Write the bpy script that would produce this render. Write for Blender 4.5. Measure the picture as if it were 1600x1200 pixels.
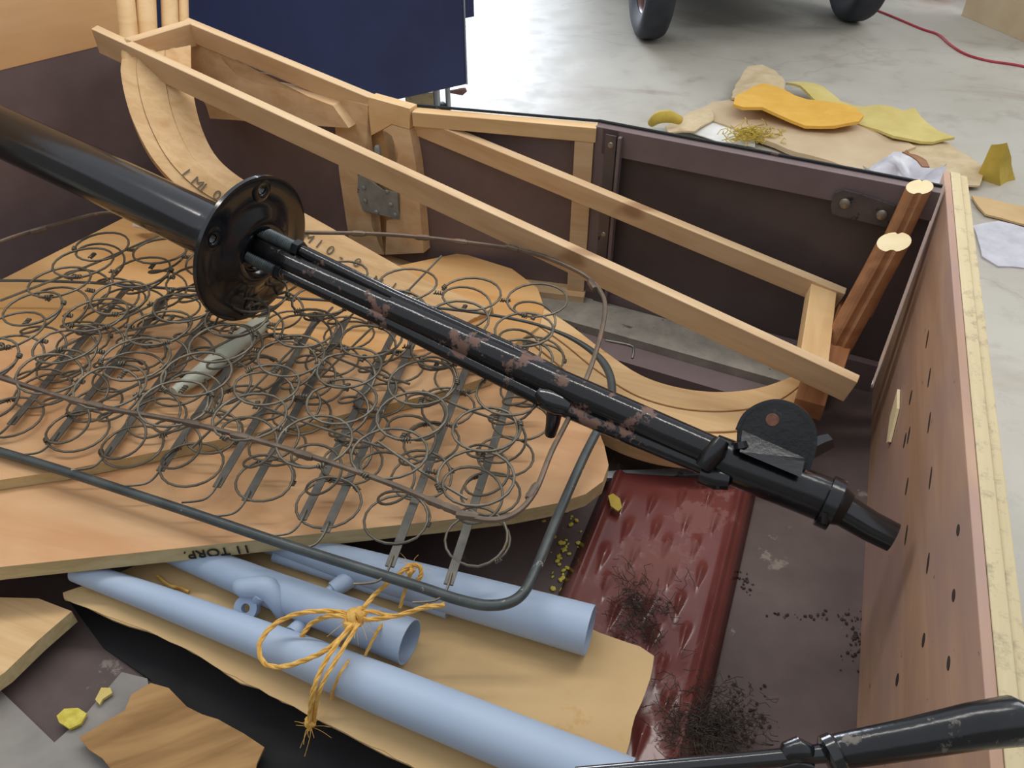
import bpy, bmesh, math, random
from mathutils import Vector, Matrix, noise
from mathutils.geometry import delaunay_2d_cdt
random.seed(7)
V = Vector
for o in list(bpy.data.objects): bpy.data.objects.remove(o)
COL = bpy.context.scene.collection
SC = bpy.context.scene

# ------------------------------------------------------------------ camera, world, light, exposure
CAM_H = 1.6; PITCH = math.radians(40); F = 1300.0
cd = bpy.data.cameras.new('camera'); cam = bpy.data.objects.new('camera', cd); COL.objects.link(cam)
cam.location = (0, 0, CAM_H); cam.rotation_euler = (math.pi/2 - PITCH, 0, 0)
cd.sensor_width = 36; cd.lens = 36*F/1600; cd.clip_start = 0.02
SC.camera = cam
SC.view_settings.view_transform = 'Standard'; SC.view_settings.look = 'None'
SC.view_settings.gamma = 1; SC.view_settings.use_curve_mapping = False
SC.view_settings.exposure = -0.06

w = bpy.data.worlds.new('world'); SC.world = w; w.use_nodes = True
bg = w.node_tree.nodes['Background']; bg.inputs[0].default_value = (0.88, 0.93, 1.0, 1); bg.inputs[1].default_value = 0.85

def area(name, loc, target, sx, sy, power, col):
    l = bpy.data.lights.new(name, 'AREA'); l.shape = 'RECTANGLE'; l.size = sx; l.size_y = sy
    l.energy = power; l.color = col
    o = bpy.data.objects.new(name, l); COL.objects.link(o); o.location = loc
    o.rotation_euler = (V(target)-V(loc)).to_track_quat('-Z', 'Y').to_euler()
    return o
area('doorway_daylight', (-0.9, 10.5, 1.7), (-0.2, 3.0, 0.0), 3.4, 2.8, 640, (0.80, 0.88, 1.0))
area('side_window_daylight', (5.5, 4.5, 3.2), (0.3, 1.5, 0.4), 2.5, 1.6, 75, (0.95, 0.97, 1.0))  # unseen area light from the right; the wall there has no window
area('shed_lamp', (0.1, 1.95, 3.1), (0.1, 1.75, 0.5), 4.4, 0.14, 56, (1.0, 0.96, 0.90))  # unseen overhead strip, added to lay highlights along the black rods

# ------------------------------------------------------------------ pixel -> world (photo frame 1600x1200)
CP, SP = math.cos(PITCH), math.sin(PITCH)
def ray(px, py):
    x = (px-800)/F; u = -(py-600)/F
    return V((x, CP+u*SP, -SP+u*CP))
EYE = V((0, 0, CAM_H))
def U(px, py, z):
    r = ray(px, py); return EYE + r*((z-CAM_H)/r.z)
def T(px, py, t): return EYE + ray(px, py)*t
def PL(px, py, p0, n):
    r = ray(px, py); return EYE + r*((V(p0)-EYE).dot(n)/r.dot(n))

# ------------------------------------------------------------------ materials
def srgb(c):
    if isinstance(c, str):
        c = c.lstrip('#'); c = [int(c[i:i+2], 16)/255 for i in (0, 2, 4)]
    return tuple((x/12.92 if x <= .04045 else ((x+.055)/1.055)**2.4) for x in c)+(1,)
def base(name, rough=.6, metal=0, spec=.5):
    m = bpy.data.materials.new(name); m.use_nodes = True
    b = m.node_tree.nodes['Principled BSDF']
    b.inputs['Roughness'].default_value = rough; b.inputs['Metallic'].default_value = metal
    b.inputs['Specular IOR Level'].default_value = spec
    return m, m.node_tree, b
def coords(nt, scale=(1, 1, 1), rot=(0, 0, 0)):
    tc = nt.nodes.new('ShaderNodeTexCoord'); mp = nt.nodes.new('ShaderNodeMapping')
    mp.inputs['Scale'].default_value = scale
    mr = nt.nodes.new('ShaderNodeMapping'); mr.inputs['Rotation'].default_value = rot
    nt.links.new(tc.outputs['Object'], mr.inputs[0]); nt.links.new(mr.outputs[0], mp.inputs[0])
    return mp
def noise_n(nt, src, scale, detail=4, rough=.55, dist=0):
    n = nt.nodes.new('ShaderNodeTexNoise'); n.inputs['Scale'].default_value = scale
    n.inputs['Detail'].default_value = detail; n.inputs['Roughness'].default_value = rough
    n.inputs['Distortion'].default_value = dist
    nt.links.new(src.outputs[0], n.inputs['Vector']); return n
def ramp(nt, src, stops, out='Fac'):
    r = nt.nodes.new('ShaderNodeValToRGB'); nt.links.new(src.outputs[0], r.inputs[0])
    el = r.color_ramp.elements
    while len(el) < len(stops): el.new(.5)
    for e, (p, c) in zip(el, stops): e.position = p; e.color = srgb(c) if not isinstance(c, float) else (c, c, c, 1)
    return r
def mix(nt, fac, a, b, mode='MIX'):
    m = nt.nodes.new('ShaderNodeMix'); m.data_type = 'RGBA'; m.blend_type = mode
    for i, s in ((0, fac), (6, a), (7, b)):
        if hasattr(s, 'outputs'): nt.links.new(s.outputs[2 if s.bl_idname == 'ShaderNodeMix' else 0], m.inputs[i])
        elif isinstance(s, (int, float)): m.inputs[i].default_value = s
        else: m.inputs[i].default_value = srgb(s)
    return m
def out_col(nt, node, b):
    nt.links.new(node.outputs[2 if node.bl_idname == 'ShaderNodeMix' else 0], b.inputs['Base Color'])
def bump(nt, src, b, strength=.3, dist=.002):
    bp = nt.nodes.new('ShaderNodeBump'); bp.inputs['Strength'].default_value = strength; bp.inputs['Distance'].default_value = dist
    nt.links.new(src.outputs[0], bp.inputs['Height']); nt.links.new(bp.outputs[0], b.inputs['Normal'])
def wood(name, light, dark, knot, ang=0, along=2.2, across=38, rough=.62, dirt=0.0, knots=.0, bands=6):
    m, nt, b = base(name, rough, 0, .35)
    c = coords(nt, (along, across, across), (0, 0, ang))
    n1 = noise_n(nt, c, 1.0, 5, .6, .6)
    c2 = coords(nt, (1.6, bands, bands), (0, 0, ang))
    n2 = noise_n(nt, c2, 1.6, 3, .5, 1.4)
    r1 = ramp(nt, n1, [(.34, dark), (.60, light)])
    r2 = ramp(nt, n2, [(.38, knot), (.60, light)])
    x = mix(nt, .42, r1, r2)
    if knots:
        c3 = coords(nt, (5, 9, 9), (0, 0, ang)); n3 = noise_n(nt, c3, .9, 2, .5, .4)
        k = ramp(nt, n3, [(.68, 0.0), (.76, knots)])
        x = mix(nt, k, x, '#7a4a26')
    if dirt:
        c4 = coords(nt); n4 = noise_n(nt, c4, 38, 6, .75)
        k = ramp(nt, n4, [(.52, 0.0), (.72, dirt)])
        x = mix(nt, k, x, '#6d6458')
    out_col(nt, x, b); bump(nt, n1, b, .15, .001)
    return m
def painted(name, c1, c2, rough=.5, scale=9, wear=None, wearcol='#b9b4a8', wthr=.66, metal=0, bmp=.12, spec=.5, fine=70):
    m, nt, b = base(name, rough, metal, spec)
    c = coords(nt); n = noise_n(nt, c, scale, 5, .6)
    x = ramp(nt, n, [(.35, c1), (.68, c2)])
    nf = noise_n(nt, c, fine, 4, .6)
    if wear:
        n2 = noise_n(nt, c, wear, 7, .68)
        k = ramp(nt, n2, [(wthr, 0.0), (wthr+.04, 1.0)])
        x = mix(nt, k, x, wearcol)
        rr = ramp(nt, n2, [(wthr, float(rough)), (wthr+.04, .8)])
        nt.links.new(rr.outputs[0], b.inputs['Roughness'])
    out_col(nt, x, b); bump(nt, nf, b, bmp, .001)
    return m
M = {}
M['pine'] = wood('pine', '#d9bd96', '#c8a57b', '#c09870', rough=.55, knots=.55)
M['pine_top'] = M['pine']
M['ash'] = wood('ash', '#dcbb8c', '#c79e68', '#cfa878', rough=.5, across=22, bands=3)
M['ash_world'] = wood('ash_world', '#dcb988', '#c2965f', '#cba273', ang=.35, across=40, rough=.5)
M['ply'] = wood('plywood', '#d8ad80', '#c89768', '#bf875a', ang=.30, along=1.6, across=9, bands=4, rough=.5)
M['ply_pale'] = wood('plywood_pale', '#dcb27c', '#c8945a', '#cf9a5e', ang=.30, along=1.6, across=9, bands=4, rough=.5)
M['ply_edge'] = wood('plywood_edge', '#cfbc90', '#b29b6c', '#bfa87a', ang=.1, along=3, across=60, rough=.7)
M['ply_vert'] = wood('plywood_upright', '#e2b98a', '#d9a66e', '#cf9860', along=1.5, across=7, bands=3, rough=.5)
M['board_top'] = wood('board_top', '#cfc09a', '#b4a37c', '#bfab84', along=1.5, across=24, rough=.7, dirt=.65)
M['oldwood'] = wood('old_wood', '#b08a5a', '#8b673d', '#7a5a35', ang=-.4, along=3, across=30, rough=.8)
M['redwood'] = wood('redwood', '#a0714c', '#7e5133', '#8e5f3e', along=2, across=30, rough=.38)
M['endgrain'] = wood('endgrain', '#ecdcb4', '#e0cb9c', '#e4cfa0', along=10, across=20, rough=.7)
M['purple'] = painted('brown_primer', '#6a5a5a', '#796969', rough=.55, scale=5)
M['purple_dark'] = painted('brown_primer_door', '#4c4141', '#594c4b', rough=.5, scale=5)
M['floorpaint'] = painted('floor_paint', '#544643', '#655653', rough=.7, scale=7, wear=11, wearcol='#857970', wthr=.64)
M['sillgrey'] = painted('sill_grey', '#8b857c', '#a39c90', rough=.8, scale=20, wear=30, wearcol='#5b5048', wthr=.62)
M['greyboard'] = painted('grey_board', '#7f7a76', '#969088', rough=.8, scale=8)
M['black'] = painted('black_enamel', '#0d0e11', '#17191d', rough=.16, scale=14, wear=14, wearcol='#5c453d', wthr=.66, bmp=.1, fine=60, spec=.7)
M['black_rusty'] = painted('black_enamel_rusty', '#101013', '#1a1819', rough=.14, scale=14, wear=19, wearcol='#6f5348', wthr=.575, bmp=.3, fine=90)
M['black_chip'] = painted('black_enamel_chipped', '#101114', '#1c1d20', rough=.2, scale=14, wear=16, wearcol='#6d655c', wthr=.64, bmp=.3, fine=110)
M['thread'] = painted('steel_thread', '#4a5052', '#626b6c', rough=.35, scale=30, metal=.6)
M['rust'] = painted('rust', '#6d4638', '#8a6455', rough=.9, scale=40)
M['spring'] = painted('spring_wire', '#5b564c', '#777062', rough=.38, scale=22, wear=34, wearcol='#84705a', wthr=.62, metal=.45)
M['strap'] = painted('spring_steel_strap', '#55534f', '#6e6b64', rough=.38, scale=16, wear=20, wearcol='#5e4636', wthr=.62, metal=.55)
M['frame'] = painted('spring_frame_paint', '#3e4445', '#565c5b', rough=.4, scale=16, wear=34, wearcol='#c3c0b4', wthr=.62, metal=.2)
M['border'] = painted('border_wire', '#5d5045', '#7b6a5a', rough=.5, scale=18, wear=22, wearcol='#8b6a55', wthr=.58, metal=.4)
M['black_mat'] = painted('black_rubber', '#141416', '#1c1c1e', rough=.85)  # near-black for the sheet that darkens the floor under the cardboard
M['bluegrey'] = painted('blue_grey_primer', '#a3b4cb', '#abbbd0', rough=.5, scale=4, bmp=.06, spec=.4)
M['red'] = painted('red_oxide', '#683430', '#78433e', rough=.22, scale=5, wear=5, wearcol='#7b4d47', wthr=.54)
M['shedwall'] = painted('shed_wall', '#8f8c86', '#a3a09a', rough=.8, scale=2)
M['card'] = painted('cardboard', '#c3a272', '#cfb080', rough=.85, scale=5, wear=4, wearcol='#c19b62', wthr=.60)
M['twine'] = painted('sisal_twine', '#cf9a42', '#e8bd69', rough=.8, scale=90, bmp=.8, fine=300)
M['tyre'] = painted('tyre_rubber', '#20232b', '#2b2f38', rough=.7, scale=12)
M['rim'] = painted('painted_rim', '#6c4440', '#7e5a52', rough=.4, scale=12)
M['hub'] = painted('hub_metal', '#8f949c', '#a8adb4', rough=.3, metal=.8)
M['carpaint'] = painted('dark_car_paint', '#141c26', '#1b2530', rough=.25, scale=5)
M['cabinet'] = painted('blue_black_paint', '#172046', '#1d2852', rough=.45, scale=3, bmp=.04)
M['castor'] = painted('castor_steel', '#8d939b', '#b0b5ba', rough=.3, metal=.7)
M['screw'] = painted('screw_head', '#8d8377', '#aaa193', rough=.35, metal=.7, scale=60)
M['plate'] = painted('galvanised_plate', '#8e979a', '#a8b0b1', rough=.45, scale=30, metal=.5, wear=26, wearcol='#5f6768', wthr=.62)
M['strip'] = painted('hinge_strip', '#57504f', '#6b6362', rough=.4, scale=16, metal=.4, wear=18, wearcol='#2e2b2c', wthr=.60)
M['dark'] = painted('dark_hole', '#2a1d18', '#38281f', rough=.9)
M['ink'] = painted('black_marker', '#1b1916', '#25221d', rough=.6)
M['inkgrey'] = painted('pencil', '#5d5648', '#6f6656', rough=.8)
M['yellow'] = painted('yellow_hide', '#dba740', '#e7b551', rough=.85, scale=9)
M['paleyellow'] = painted('pale_yellow_hide', '#c9b468', '#d8c67e', rough=.85, scale=7)
M['hide'] = painted('tan_hide', '#c2ab84', '#d3bf9a', rough=.9, scale=14, bmp=.6)
M['sheet'] = painted('tan_sheet', '#c3ab88', '#cfb997', rough=.85, scale=5)
M['olive'] = painted('olive_fold', '#b59a3c', '#c7ad4c', rough=.8, scale=12)
M['paper'] = painted('white_paper', '#dcdcd6', '#eceae2', rough=.8, scale=8)
M['bluish'] = painted('plastic_wrap', '#b9b6bd', '#d2d0d4', rough=.3, scale=12)
M['whitepaint'] = painted('off_white_paint', '#bdbfaa', '#d3d4c2', rough=.5, scale=16)
M['redcord'] = painted('red_cord', '#a8303a', '#bb3c46', rough=.5)
M['moss'] = painted('dry_fibres', '#2c2520', '#463a30', rough=.95, scale=60)
M['chipyellow'] = painted('yellow_chips', '#b9a538', '#d9c95c', rough=.8, scale=60)
# upright bulkhead face: pinkish primer wearing to bare tan wood low down
def bulkhead():
    m, nt, b = base('bulkhead_face', .6, 0, .4)
    c = coords(nt, (2.0, 16, 16)); n1 = noise_n(nt, c, 1.0, 5, .6, .8)
    r1 = ramp(nt, n1, [(.36, '#a98468'), (.62, '#bb967a')])
    c2 = coords(nt, (1.1, 1.1, 2.0)); n2 = noise_n(nt, c2, 2.3, 3, .5)
    k = ramp(nt, n2, [(.42, 0.0), (.60, .75)])
    x = mix(nt, k, r1, '#9d817a')
    n3 = noise_n(nt, coords(nt, (10, 30, 10)), 4, 4, .6); k3 = ramp(nt, n3, [(.70, 0.0), (.74, .8)])
    x = mix(nt, k3, x, '#5d3a2c')
    out_col(nt, x, b); bump(nt, n1, b, .1, .001); return m
M['bulk'] = bulkhead()
def concrete():
    m, nt, b = base('concrete_floor', .42, 0, .5)
    c = coords(nt); n1 = noise_n(nt, c, 1.3, 8, .62, .3); n2 = noise_n(nt, c, 6, 8, .7)
    r1 = ramp(nt, n1, [(.35, '#aaa497'), (.62, '#bdb8ac')])
    r2 = ramp(nt, n2, [(.30, '#8f8474'), (.46, '#bab3a4')])
    x = mix(nt, .4, r1, r2)
    n3 = noise_n(nt, coords(nt, (1, 2.2, 1), (0, 0, .4)), 1.1, 5, .6, .8); k = ramp(nt, n3, [(.58, 0.0), (.70, .45)])
    x = mix(nt, k, x, '#94806c')
    v = nt.nodes.new('ShaderNodeTexVoronoi'); v.feature = 'DISTANCE_TO_EDGE'; v.inputs['Scale'].default_value = .55
    cw = coords(nt); nw = noise_n(nt, cw, 3, 4); mv = nt.nodes.new('ShaderNodeVectorMath'); mv.operation = 'ADD'
    ms = nt.nodes.new('ShaderNodeVectorMath'); ms.operation = 'SCALE'; ms.inputs['Scale'].default_value = .35
    nt.links.new(nw.outputs[1], ms.inputs[0]); nt.links.new(cw.outputs[0], mv.inputs[0]); nt.links.new(ms.outputs[0], mv.inputs[1])
    nt.links.new(mv.outputs[0], v.inputs['Vector'])
    kv = ramp(nt, v, [(.0, .22), (.006, 0.0)]); x = mix(nt, kv, x, '#7d7263')
    out_col(nt, x, b); rr = ramp(nt, n2, [(.3, .38), (.7, .6)]); nt.links.new(rr.outputs[0], b.inputs['Roughness'])
    bump(nt, n2, b, .1, .002); return m
M['concrete'] = concrete()

# ------------------------------------------------------------------ object helpers
def tag(o, label=None, cat=None, group=None, kind=None):
    if label: o['label'] = label
    if cat: o['category'] = cat
    if group: o['group'] = group
    if kind: o['kind'] = kind
    return o
def thing(name, label, cat, loc=(0, 0, 0), group=None):
    o = bpy.data.objects.new(name, None); COL.objects.link(o); o.location = loc
    o.empty_display_size = .05
    return tag(o, label, cat, group)
def link(name, bm, mat, parent=None, smooth=False, mw=None, bevel=0, recalc=True):
    if recalc: bmesh.ops.recalc_face_normals(bm, faces=bm.faces)
    me = bpy.data.meshes.new(name); bm.to_mesh(me); bm.free()
    mats = mat if isinstance(mat, (list, tuple)) else [mat]
    for x in mats: me.materials.append(M[x])
    o = bpy.data.objects.new(name, me); COL.objects.link(o)
    if smooth:
        for p in me.polygons: p.use_smooth = True
        try: me.set_sharp_from_angle(angle=math.radians(40))
        except Exception: pass
    if mw is not None: o.matrix_basis = mw
    if parent is not None:
        o.parent = parent
        pm = Matrix.Identity(4); p = parent
        while p is not None: pm = p.matrix_parent_inverse @ pm if False else pm; p = p.parent
        o.matrix_parent_inverse = world_of(parent).inverted()
    if bevel:
        md = o.modifiers.new('bevel', 'BEVEL'); md.width = bevel; md.segments = 2; md.limit_method = 'ANGLE'
    return o
def world_of(o):
    m = o.matrix_basis.copy() if o.type == 'MESH' else Matrix.Translation(o.location)
    if o.parent is not None: m = world_of(o.parent) @ o.matrix_parent_inverse @ m
    return m
def box(bm, c, s, mi=0):
    vs = [bm.verts.new((c[0]+s[0]*a/2, c[1]+s[1]*b_/2, c[2]+s[2]*d/2)) for a in (-1, 1) for b_ in (-1, 1) for d in (-1, 1)]
    for f in ((0, 1, 3, 2), (4, 6, 7, 5), (0, 4, 5, 1), (2, 3, 7, 6), (0, 2, 6, 4), (1, 5, 7, 3)):
        bm.faces.new([vs[i] for i in f]).material_index = mi
def frame_of(d, up=V((0, 0, 1))):
    d = V(d).normalized(); s = up.cross(d)
    if s.length < 1e-4: s = V((1, 0, 0)).cross(d)
    s.normalize(); u = d.cross(s).normalized()
    return d, s, u            # x along, y side, z up
def beam(name, A, B, wid, hei, mat, parent=None, up=V((0, 0, 1)), bevel=.0015, off=(0, 0)):
    A = V(A); B = V(B); d, s, u = frame_of(B-A, up); L = (B-A).length
    mw = Matrix((d, s, u)).transposed().to_4x4(); mw.translation = (A+B)/2 + s*off[0] + u*off[1]
    bm = bmesh.new(); box(bm, (0, 0, 0), (L, wid, hei))
    return link(name, bm, mat, parent, mw=mw, bevel=bevel)
def tube(bm, pts, r, n=10, closed=False, cap=True, up0=None, flat=1.0):
    pts = [V(p) for p in pts]; N = len(pts); rs = r if isinstance(r, (list, tuple)) else [r]*N
    if len(rs) != N:
        m_ = len(rs)-1; rs = [rs[min(int(i/(N-1)*m_), m_-1)]*(1-(i/(N-1)*m_-min(int(i/(N-1)*m_), m_-1)))+rs[min(int(i/(N-1)*m_), m_-1)+1]*(i/(N-1)*m_-min(int(i/(N-1)*m_), m_-1)) for i in range(N)]
    rings = []; prev = None
    for i, p in enumerate(pts):
        if closed: d = pts[(i+1) % N]-pts[i-1]
        else: d = pts[min(i+1, N-1)]-pts[max(i-1, 0)]
        d.normalize()
        if prev is None:
            s = (up0 or V((0, 0, 1))).cross(d)
            if s.length < .05: s = V((1, 0, 0)).cross(d)
        else: s = prev - d*prev.dot(d)
        s.normalize(); prev = s.copy(); u = d.cross(s)
        rings.append([bm.verts.new(p + (s*math.cos(a)+u*math.sin(a)*flat)*rs[i]) for a in [2*math.pi*k/n for k in range(n)]])
    for i in range(N if closed else N-1):
        a, b = rings[i], rings[(i+1) % N]
        for k in range(n): bm.faces.new((a[k], a[(k+1) % n], b[(k+1) % n], b[k]))
    if cap and not closed: bm.faces.new(rings[0][::-1]); bm.faces.new(rings[-1])
    return rings
def smoothpath(pts, k=6, closed=False):
    pts = [V(p) for p in pts]; n = len(pts); out = []
    rng = range(n if closed else n-1)
    for i in rng:
        g = (lambda j: pts[j % n]) if closed else (lambda j: pts[max(0, min(n-1, j))])
        p0, p1, p2, p3 = g(i-1), g(i), g(i+1), g(i+2)
        for q in range(k):
            t = q/k
            out.append(.5*((2*p1)+(p2-p0)*t+(2*p0-5*p1+4*p2-p3)*t*t+(-p0+3*p1-3*p2+p3)*t**3))
    if not closed: out.append(pts[-1])
    return out
def tubeo(name, pts, r, mat, parent=None, n=10, closed=False, smooth=True, k=0, flat=1.0):
    bm = bmesh.new(); tube(bm, smoothpath(pts, k, closed) if k else pts, r, n, closed, flat=flat)
    return link(name, bm, mat, parent, smooth=smooth)
def lathe(bm, A, d, prof, n=40, mi=0):
    """prof: list (along, radius), closed loop if first==last"""
    d, s, u = frame_of(d); A = V(A); rings = []
    for (x, r) in prof:
        rings.append([bm.verts.new(A+d*x+(s*math.cos(2*math.pi*k/n)+u*math.sin(2*math.pi*k/n))*max(r, 1e-5)) for k in range(n)])
    for a, b in zip(rings, rings[1:]):
        for k in range(n): bm.faces.new((a[k], a[(k+1) % n], b[(k+1) % n], b[k])).material_index = mi
    return rings
def latheo(name, A, d, prof, mat, parent=None, n=40):
    bm = bmesh.new(); lathe(bm, A, d, prof, n); bmesh.ops.remove_doubles(bm, verts=bm.verts, dist=1e-4)
    return link(name, bm, mat, parent, smooth=True)
def prism(bm, pts, ext, mi_side=0, mi_face=0):
    """planar polygon pts (Vectors) extruded by vector ext"""
    a = [bm.verts.new(p) for p in pts]; b = [bm.verts.new(V(p)+V(ext)) for p in pts]; n = len(a)
    f1 = bm.faces.new(a); f2 = bm.faces.new(b[::-1]); f1.material_index = f2.material_index = mi_face
    for i in range(n): bm.faces.new((a[i], b[i], b[(i+1) % n], a[(i+1) % n])).material_index = mi_side
    bmesh.ops.triangulate(bm, faces=[f1, f2])
def inside(p, poly):
    c = False; n = len(poly)
    for i in range(n):
        a, b = poly[i], poly[i-1]
        if (a[1] > p[1]) != (b[1] > p[1]) and p[0] < (b[0]-a[0])*(p[1]-a[1])/(b[1]-a[1])+a[0]: c = not c
    return c
def sheet(name, poly, zf, thick, mat, parent=None, step=.03, rag=0, smooth=True, seed=0):
    """a real sheet: outline in world xy, height zf(x,y), thickness downwards. mat may be [top, edge]"""
    rnd = random.Random(seed); out = []
    n = len(poly)
    for i in range(n):
        a = V(poly[i][:2]); b = V(poly[(i+1) % n][:2]); L = (b-a).length; k = max(1, int(L/step))
        for q in range(k):
            p = a.lerp(b, q/k)
            if rag and q: p = p + V((rnd.uniform(-rag, rag), rnd.uniform(-rag, rag)))
            out.append(p)
    xs = [p[0] for p in out]; ys = [p[1] for p in out]; inner = []
    nx = int((max(xs)-min(xs))/step); ny = int((max(ys)-min(ys))/step)
    for i in range(nx+1):
        for j in range(ny+1):
            p = V((min(xs)+(i+.5)*step+rnd.uniform(-.2, .2)*step, min(ys)+(j+.5)*step+rnd.uniform(-.2, .2)*step))
            if inside(p, out) and min((p-q).length for q in out) > step*.45: inner.append(p)
    m = len(out)
    r = delaunay_2d_cdt(out+inner, [], [list(range(m))], 1, 1e-6)
    bm = bmesh.new(); vs, fs = r[0], r[2]
    top = [bm.verts.new((v[0], v[1], zf(v[0], v[1]))) for v in vs]
    bot = [bm.verts.new((v[0], v[1], zf(v[0], v[1])-thick)) for v in vs]
    cnt = {}
    for f in fs:
        bm.faces.new([top[i] for i in f]); bm.faces.new([bot[i] for i in reversed(f)])
        for i in range(len(f)):
            e = (f[i], f[(i+1) % len(f)]); cnt[e] = 1
    ei = 1 if isinstance(mat, (list, tuple)) else 0
    for (a, b) in cnt:
        if (b, a) not in cnt: bm.faces.new((top[b], top[a], bot[a], bot[b])).material_index = ei
    return link(name, bm, mat, parent, smooth=smooth)
def pxs(pts, z): return [U(x, y, z).xy for x, y in pts]
def flatz(z): return lambda x, y: z
def wavy(z, amp, sc, seed=0): return lambda x, y: z+amp*(noise.noise(V((x*sc, y*sc, seed)))+.5)
def text(name, s, origin, xd, yd, size, mat, parent, thick=.0006, bold=0.0):
    cu = bpy.data.curves.new(name, 'FONT'); cu.body = s; cu.size = size; cu.extrude = thick; cu.offset = bold; cu.align_x = 'CENTER'; cu.align_y = 'CENTER'
    to = bpy.data.objects.new(name, cu); COL.objects.link(to)
    me = bpy.data.meshes.new_from_object(to.evaluated_get(bpy.context.evaluated_depsgraph_get()))
    bpy.data.objects.remove(to)
    me.materials.clear(); me.materials.append(M[mat])
    o = bpy.data.objects.new(name, me); COL.objects.link(o)
    x = V(xd).normalized(); z = x.cross(V(yd)).normalized(); y = z.cross(x)
    mw = Matrix((x, y, z)).transposed().to_4x4(); mw.translation = V(origin)+z*.0002
    o.matrix_basis = mw; o.parent = parent; o.matrix_parent_inverse = world_of(parent).inverted()
    return o
UPZ = V((0, 0, 1))

# ------------------------------------------------------------------ the shed floor
bm = bmesh.new(); box(bm, (0, 5, -.05), (16, 15, .1))
tag(link('floor', bm, 'concrete'), kind='structure')

def wl(name, c, sz):
    bm = bmesh.new(); box(bm, c, sz); tag(link(name, bm, 'shedwall'), kind='structure')
wl('wall_left', (-6.05, 4.5, 1.6), (.1, 14, 3.2)); wl('wall_right', (7.05, 4.5, 1.6), (.1, 14, 3.2)); wl('wall_near', (.5, -2.55, 1.6), (13, .1, 3.2))
wl('wall_far', (-4.5, 11.55, 1.6), (3.0, .1, 3.2)); wl('wall_far', (4.1, 11.55, 1.6), (6.0, .1, 3.2))
# ------------------------------------------------------------------ vehicle body tub (far side, rear panel, floor)
ZT, ZF = .855, .35
W0 = V((-1.02, 2.34)); W1 = V((-.222, 1.891)); W2 = V((.193, 1.80)); W3 = V((.835, 1.483))
body = thing('vehicle_body', 'open brown primed car body tub with wooden framing and steel side panels', 'car body', (0, 1.2, ZF))
def v3(p, z): return V((p[0], p[1], z))
def wallbox(name, A, B, z0, z1, th, mat, inset=0, parent=body, bevel=.0012):
    """vertical slab from A to B in plan, inner face offset by inset towards the camera side"""
    A = V(A[:2]); B = V(B[:2]); d = (B-A).normalized(); nrm = V((d.y, -d.x))      # towards -y side
    if nrm.y > 0: nrm = -nrm
    c = (A+B)/2 + nrm*(inset+th/2)
    return beam(name, v3(c-(B-A)/2, (z0+z1)/2), v3(c+(B-A)/2, (z0+z1)/2), th, z1-z0, mat, parent, bevel=bevel)
def lp(A, B, f): return V(A).lerp(V(B), f)
# skin
wallbox('side_panel', W1, W2, ZF, ZT-.004, .004, 'purple')
wallbox('rear_quarter_panel', W0, W1, ZF, ZT-.004, .004, 'purple')
wallbox('door_skin', W2, W3, ZF, ZT, .004, 'purple_dark')
# dark beading along the top edge
tubeo('edge_beading', [v3(W1, ZT+.001), v3(W2, ZT+.001)], .0035, 'black', body, 8)
tubeo('edge_beading', [v3(W2, ZT+.002), v3(W3, ZT+.002)], .0035, 'black', body, 8)
# wooden rail and posts on the left section
wallbox('top_rail', lp(W0, W1, .80), W1, ZT-.040, ZT-.002, .026, 'pine', .004)
wallbox('top_rail', W1, W2, ZT-.036, ZT-.002, .030, 'ash', .004)
pd = (W2-W1).normalized()
wallbox('post', W2-pd*.047, W2-pd*.004, ZF+.03, ZT-.036, .028, 'pine', .004)
# wide pillar with recess, made of stiles, a top piece, a lower web and a plate
WN = V((.49, .872, 0)).normalized()
pnl = lambda px, py: PL(px, py, v3(W1, 0)-WN*.034, WN)
wallbox('sill_rail', lp(W0, W1, .1), W1, ZF, ZF+.07, .05, 'pine', .004)
wallbox('sill_rail', W1, W2, ZF, ZF+.07, .05, 'pine', .004)
def panelpoly(name, pts, mat, thick=.02, parent=body, pf=pnl, bevel=.0015):
    P = [pf(x, y) for x, y in pts]; nn = (P[1]-P[0]).cross(P[2]-P[0]).normalized()
    if nn.y < 0: nn = -nn
    bm = bmesh.new(); prism(bm, P, nn*thick)
    return link(name, bm, mat, parent, bevel=0)
pil = panelpoly('pillar', [(519, 150), (575, 165), (573, 225), (566, 258), (562, 270), (566, 325), (580, 352), (600, 398), (548, 392), (530, 270)], 'pine', .030)
panelpoly('pillar', [(598, 203), (612, 195), (640, 203), (650, 260), (662, 395), (602, 398), (604, 345), (625, 342), (625, 300), (616, 285), (622, 240), (612, 212)], 'pine', .030)
panelpoly('pillar', [(576, 152), (640, 170), (640, 202), (612, 194), (598, 202), (576, 214)], 'ash', .030)
panelpoly('pillar_web', [(560, 170), (612, 190), (640, 210), (655, 395), (590, 395), (560, 330)], 'ash', .010,
          pf=lambda x, y: pnl(x, y)+V((.008, .018, 0)))
mp = panelpoly('metal_plate', [(561, 268), (560, 300), (568, 328), (625, 342), (622, 300), (600, 296)], 'plate', .003, parent=pil,
               pf=lambda x, y: pnl(x, y)+V((-.002, -.004, 0)))
for (x, y) in ((570, 292), (606, 298), (612, 318), (590, 330), (619, 334), (572, 312)):
    p = pnl(x, y)+V((-.002, -.006, 0)); latheo('screw', p, -WN, [(0, .006), (.002, .0055), (.003, .003), (.003, 0)], 'plate', mp, 12)
latheo('latch_pin', pnl(592, 240)+V((0, -.012, 0)), V((0, -.1, 1)), [(-.028, 0), (-.028, .008), (.02, .008), (.026, .005), (.026, 0)], 'plate', pil, 14)
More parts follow.
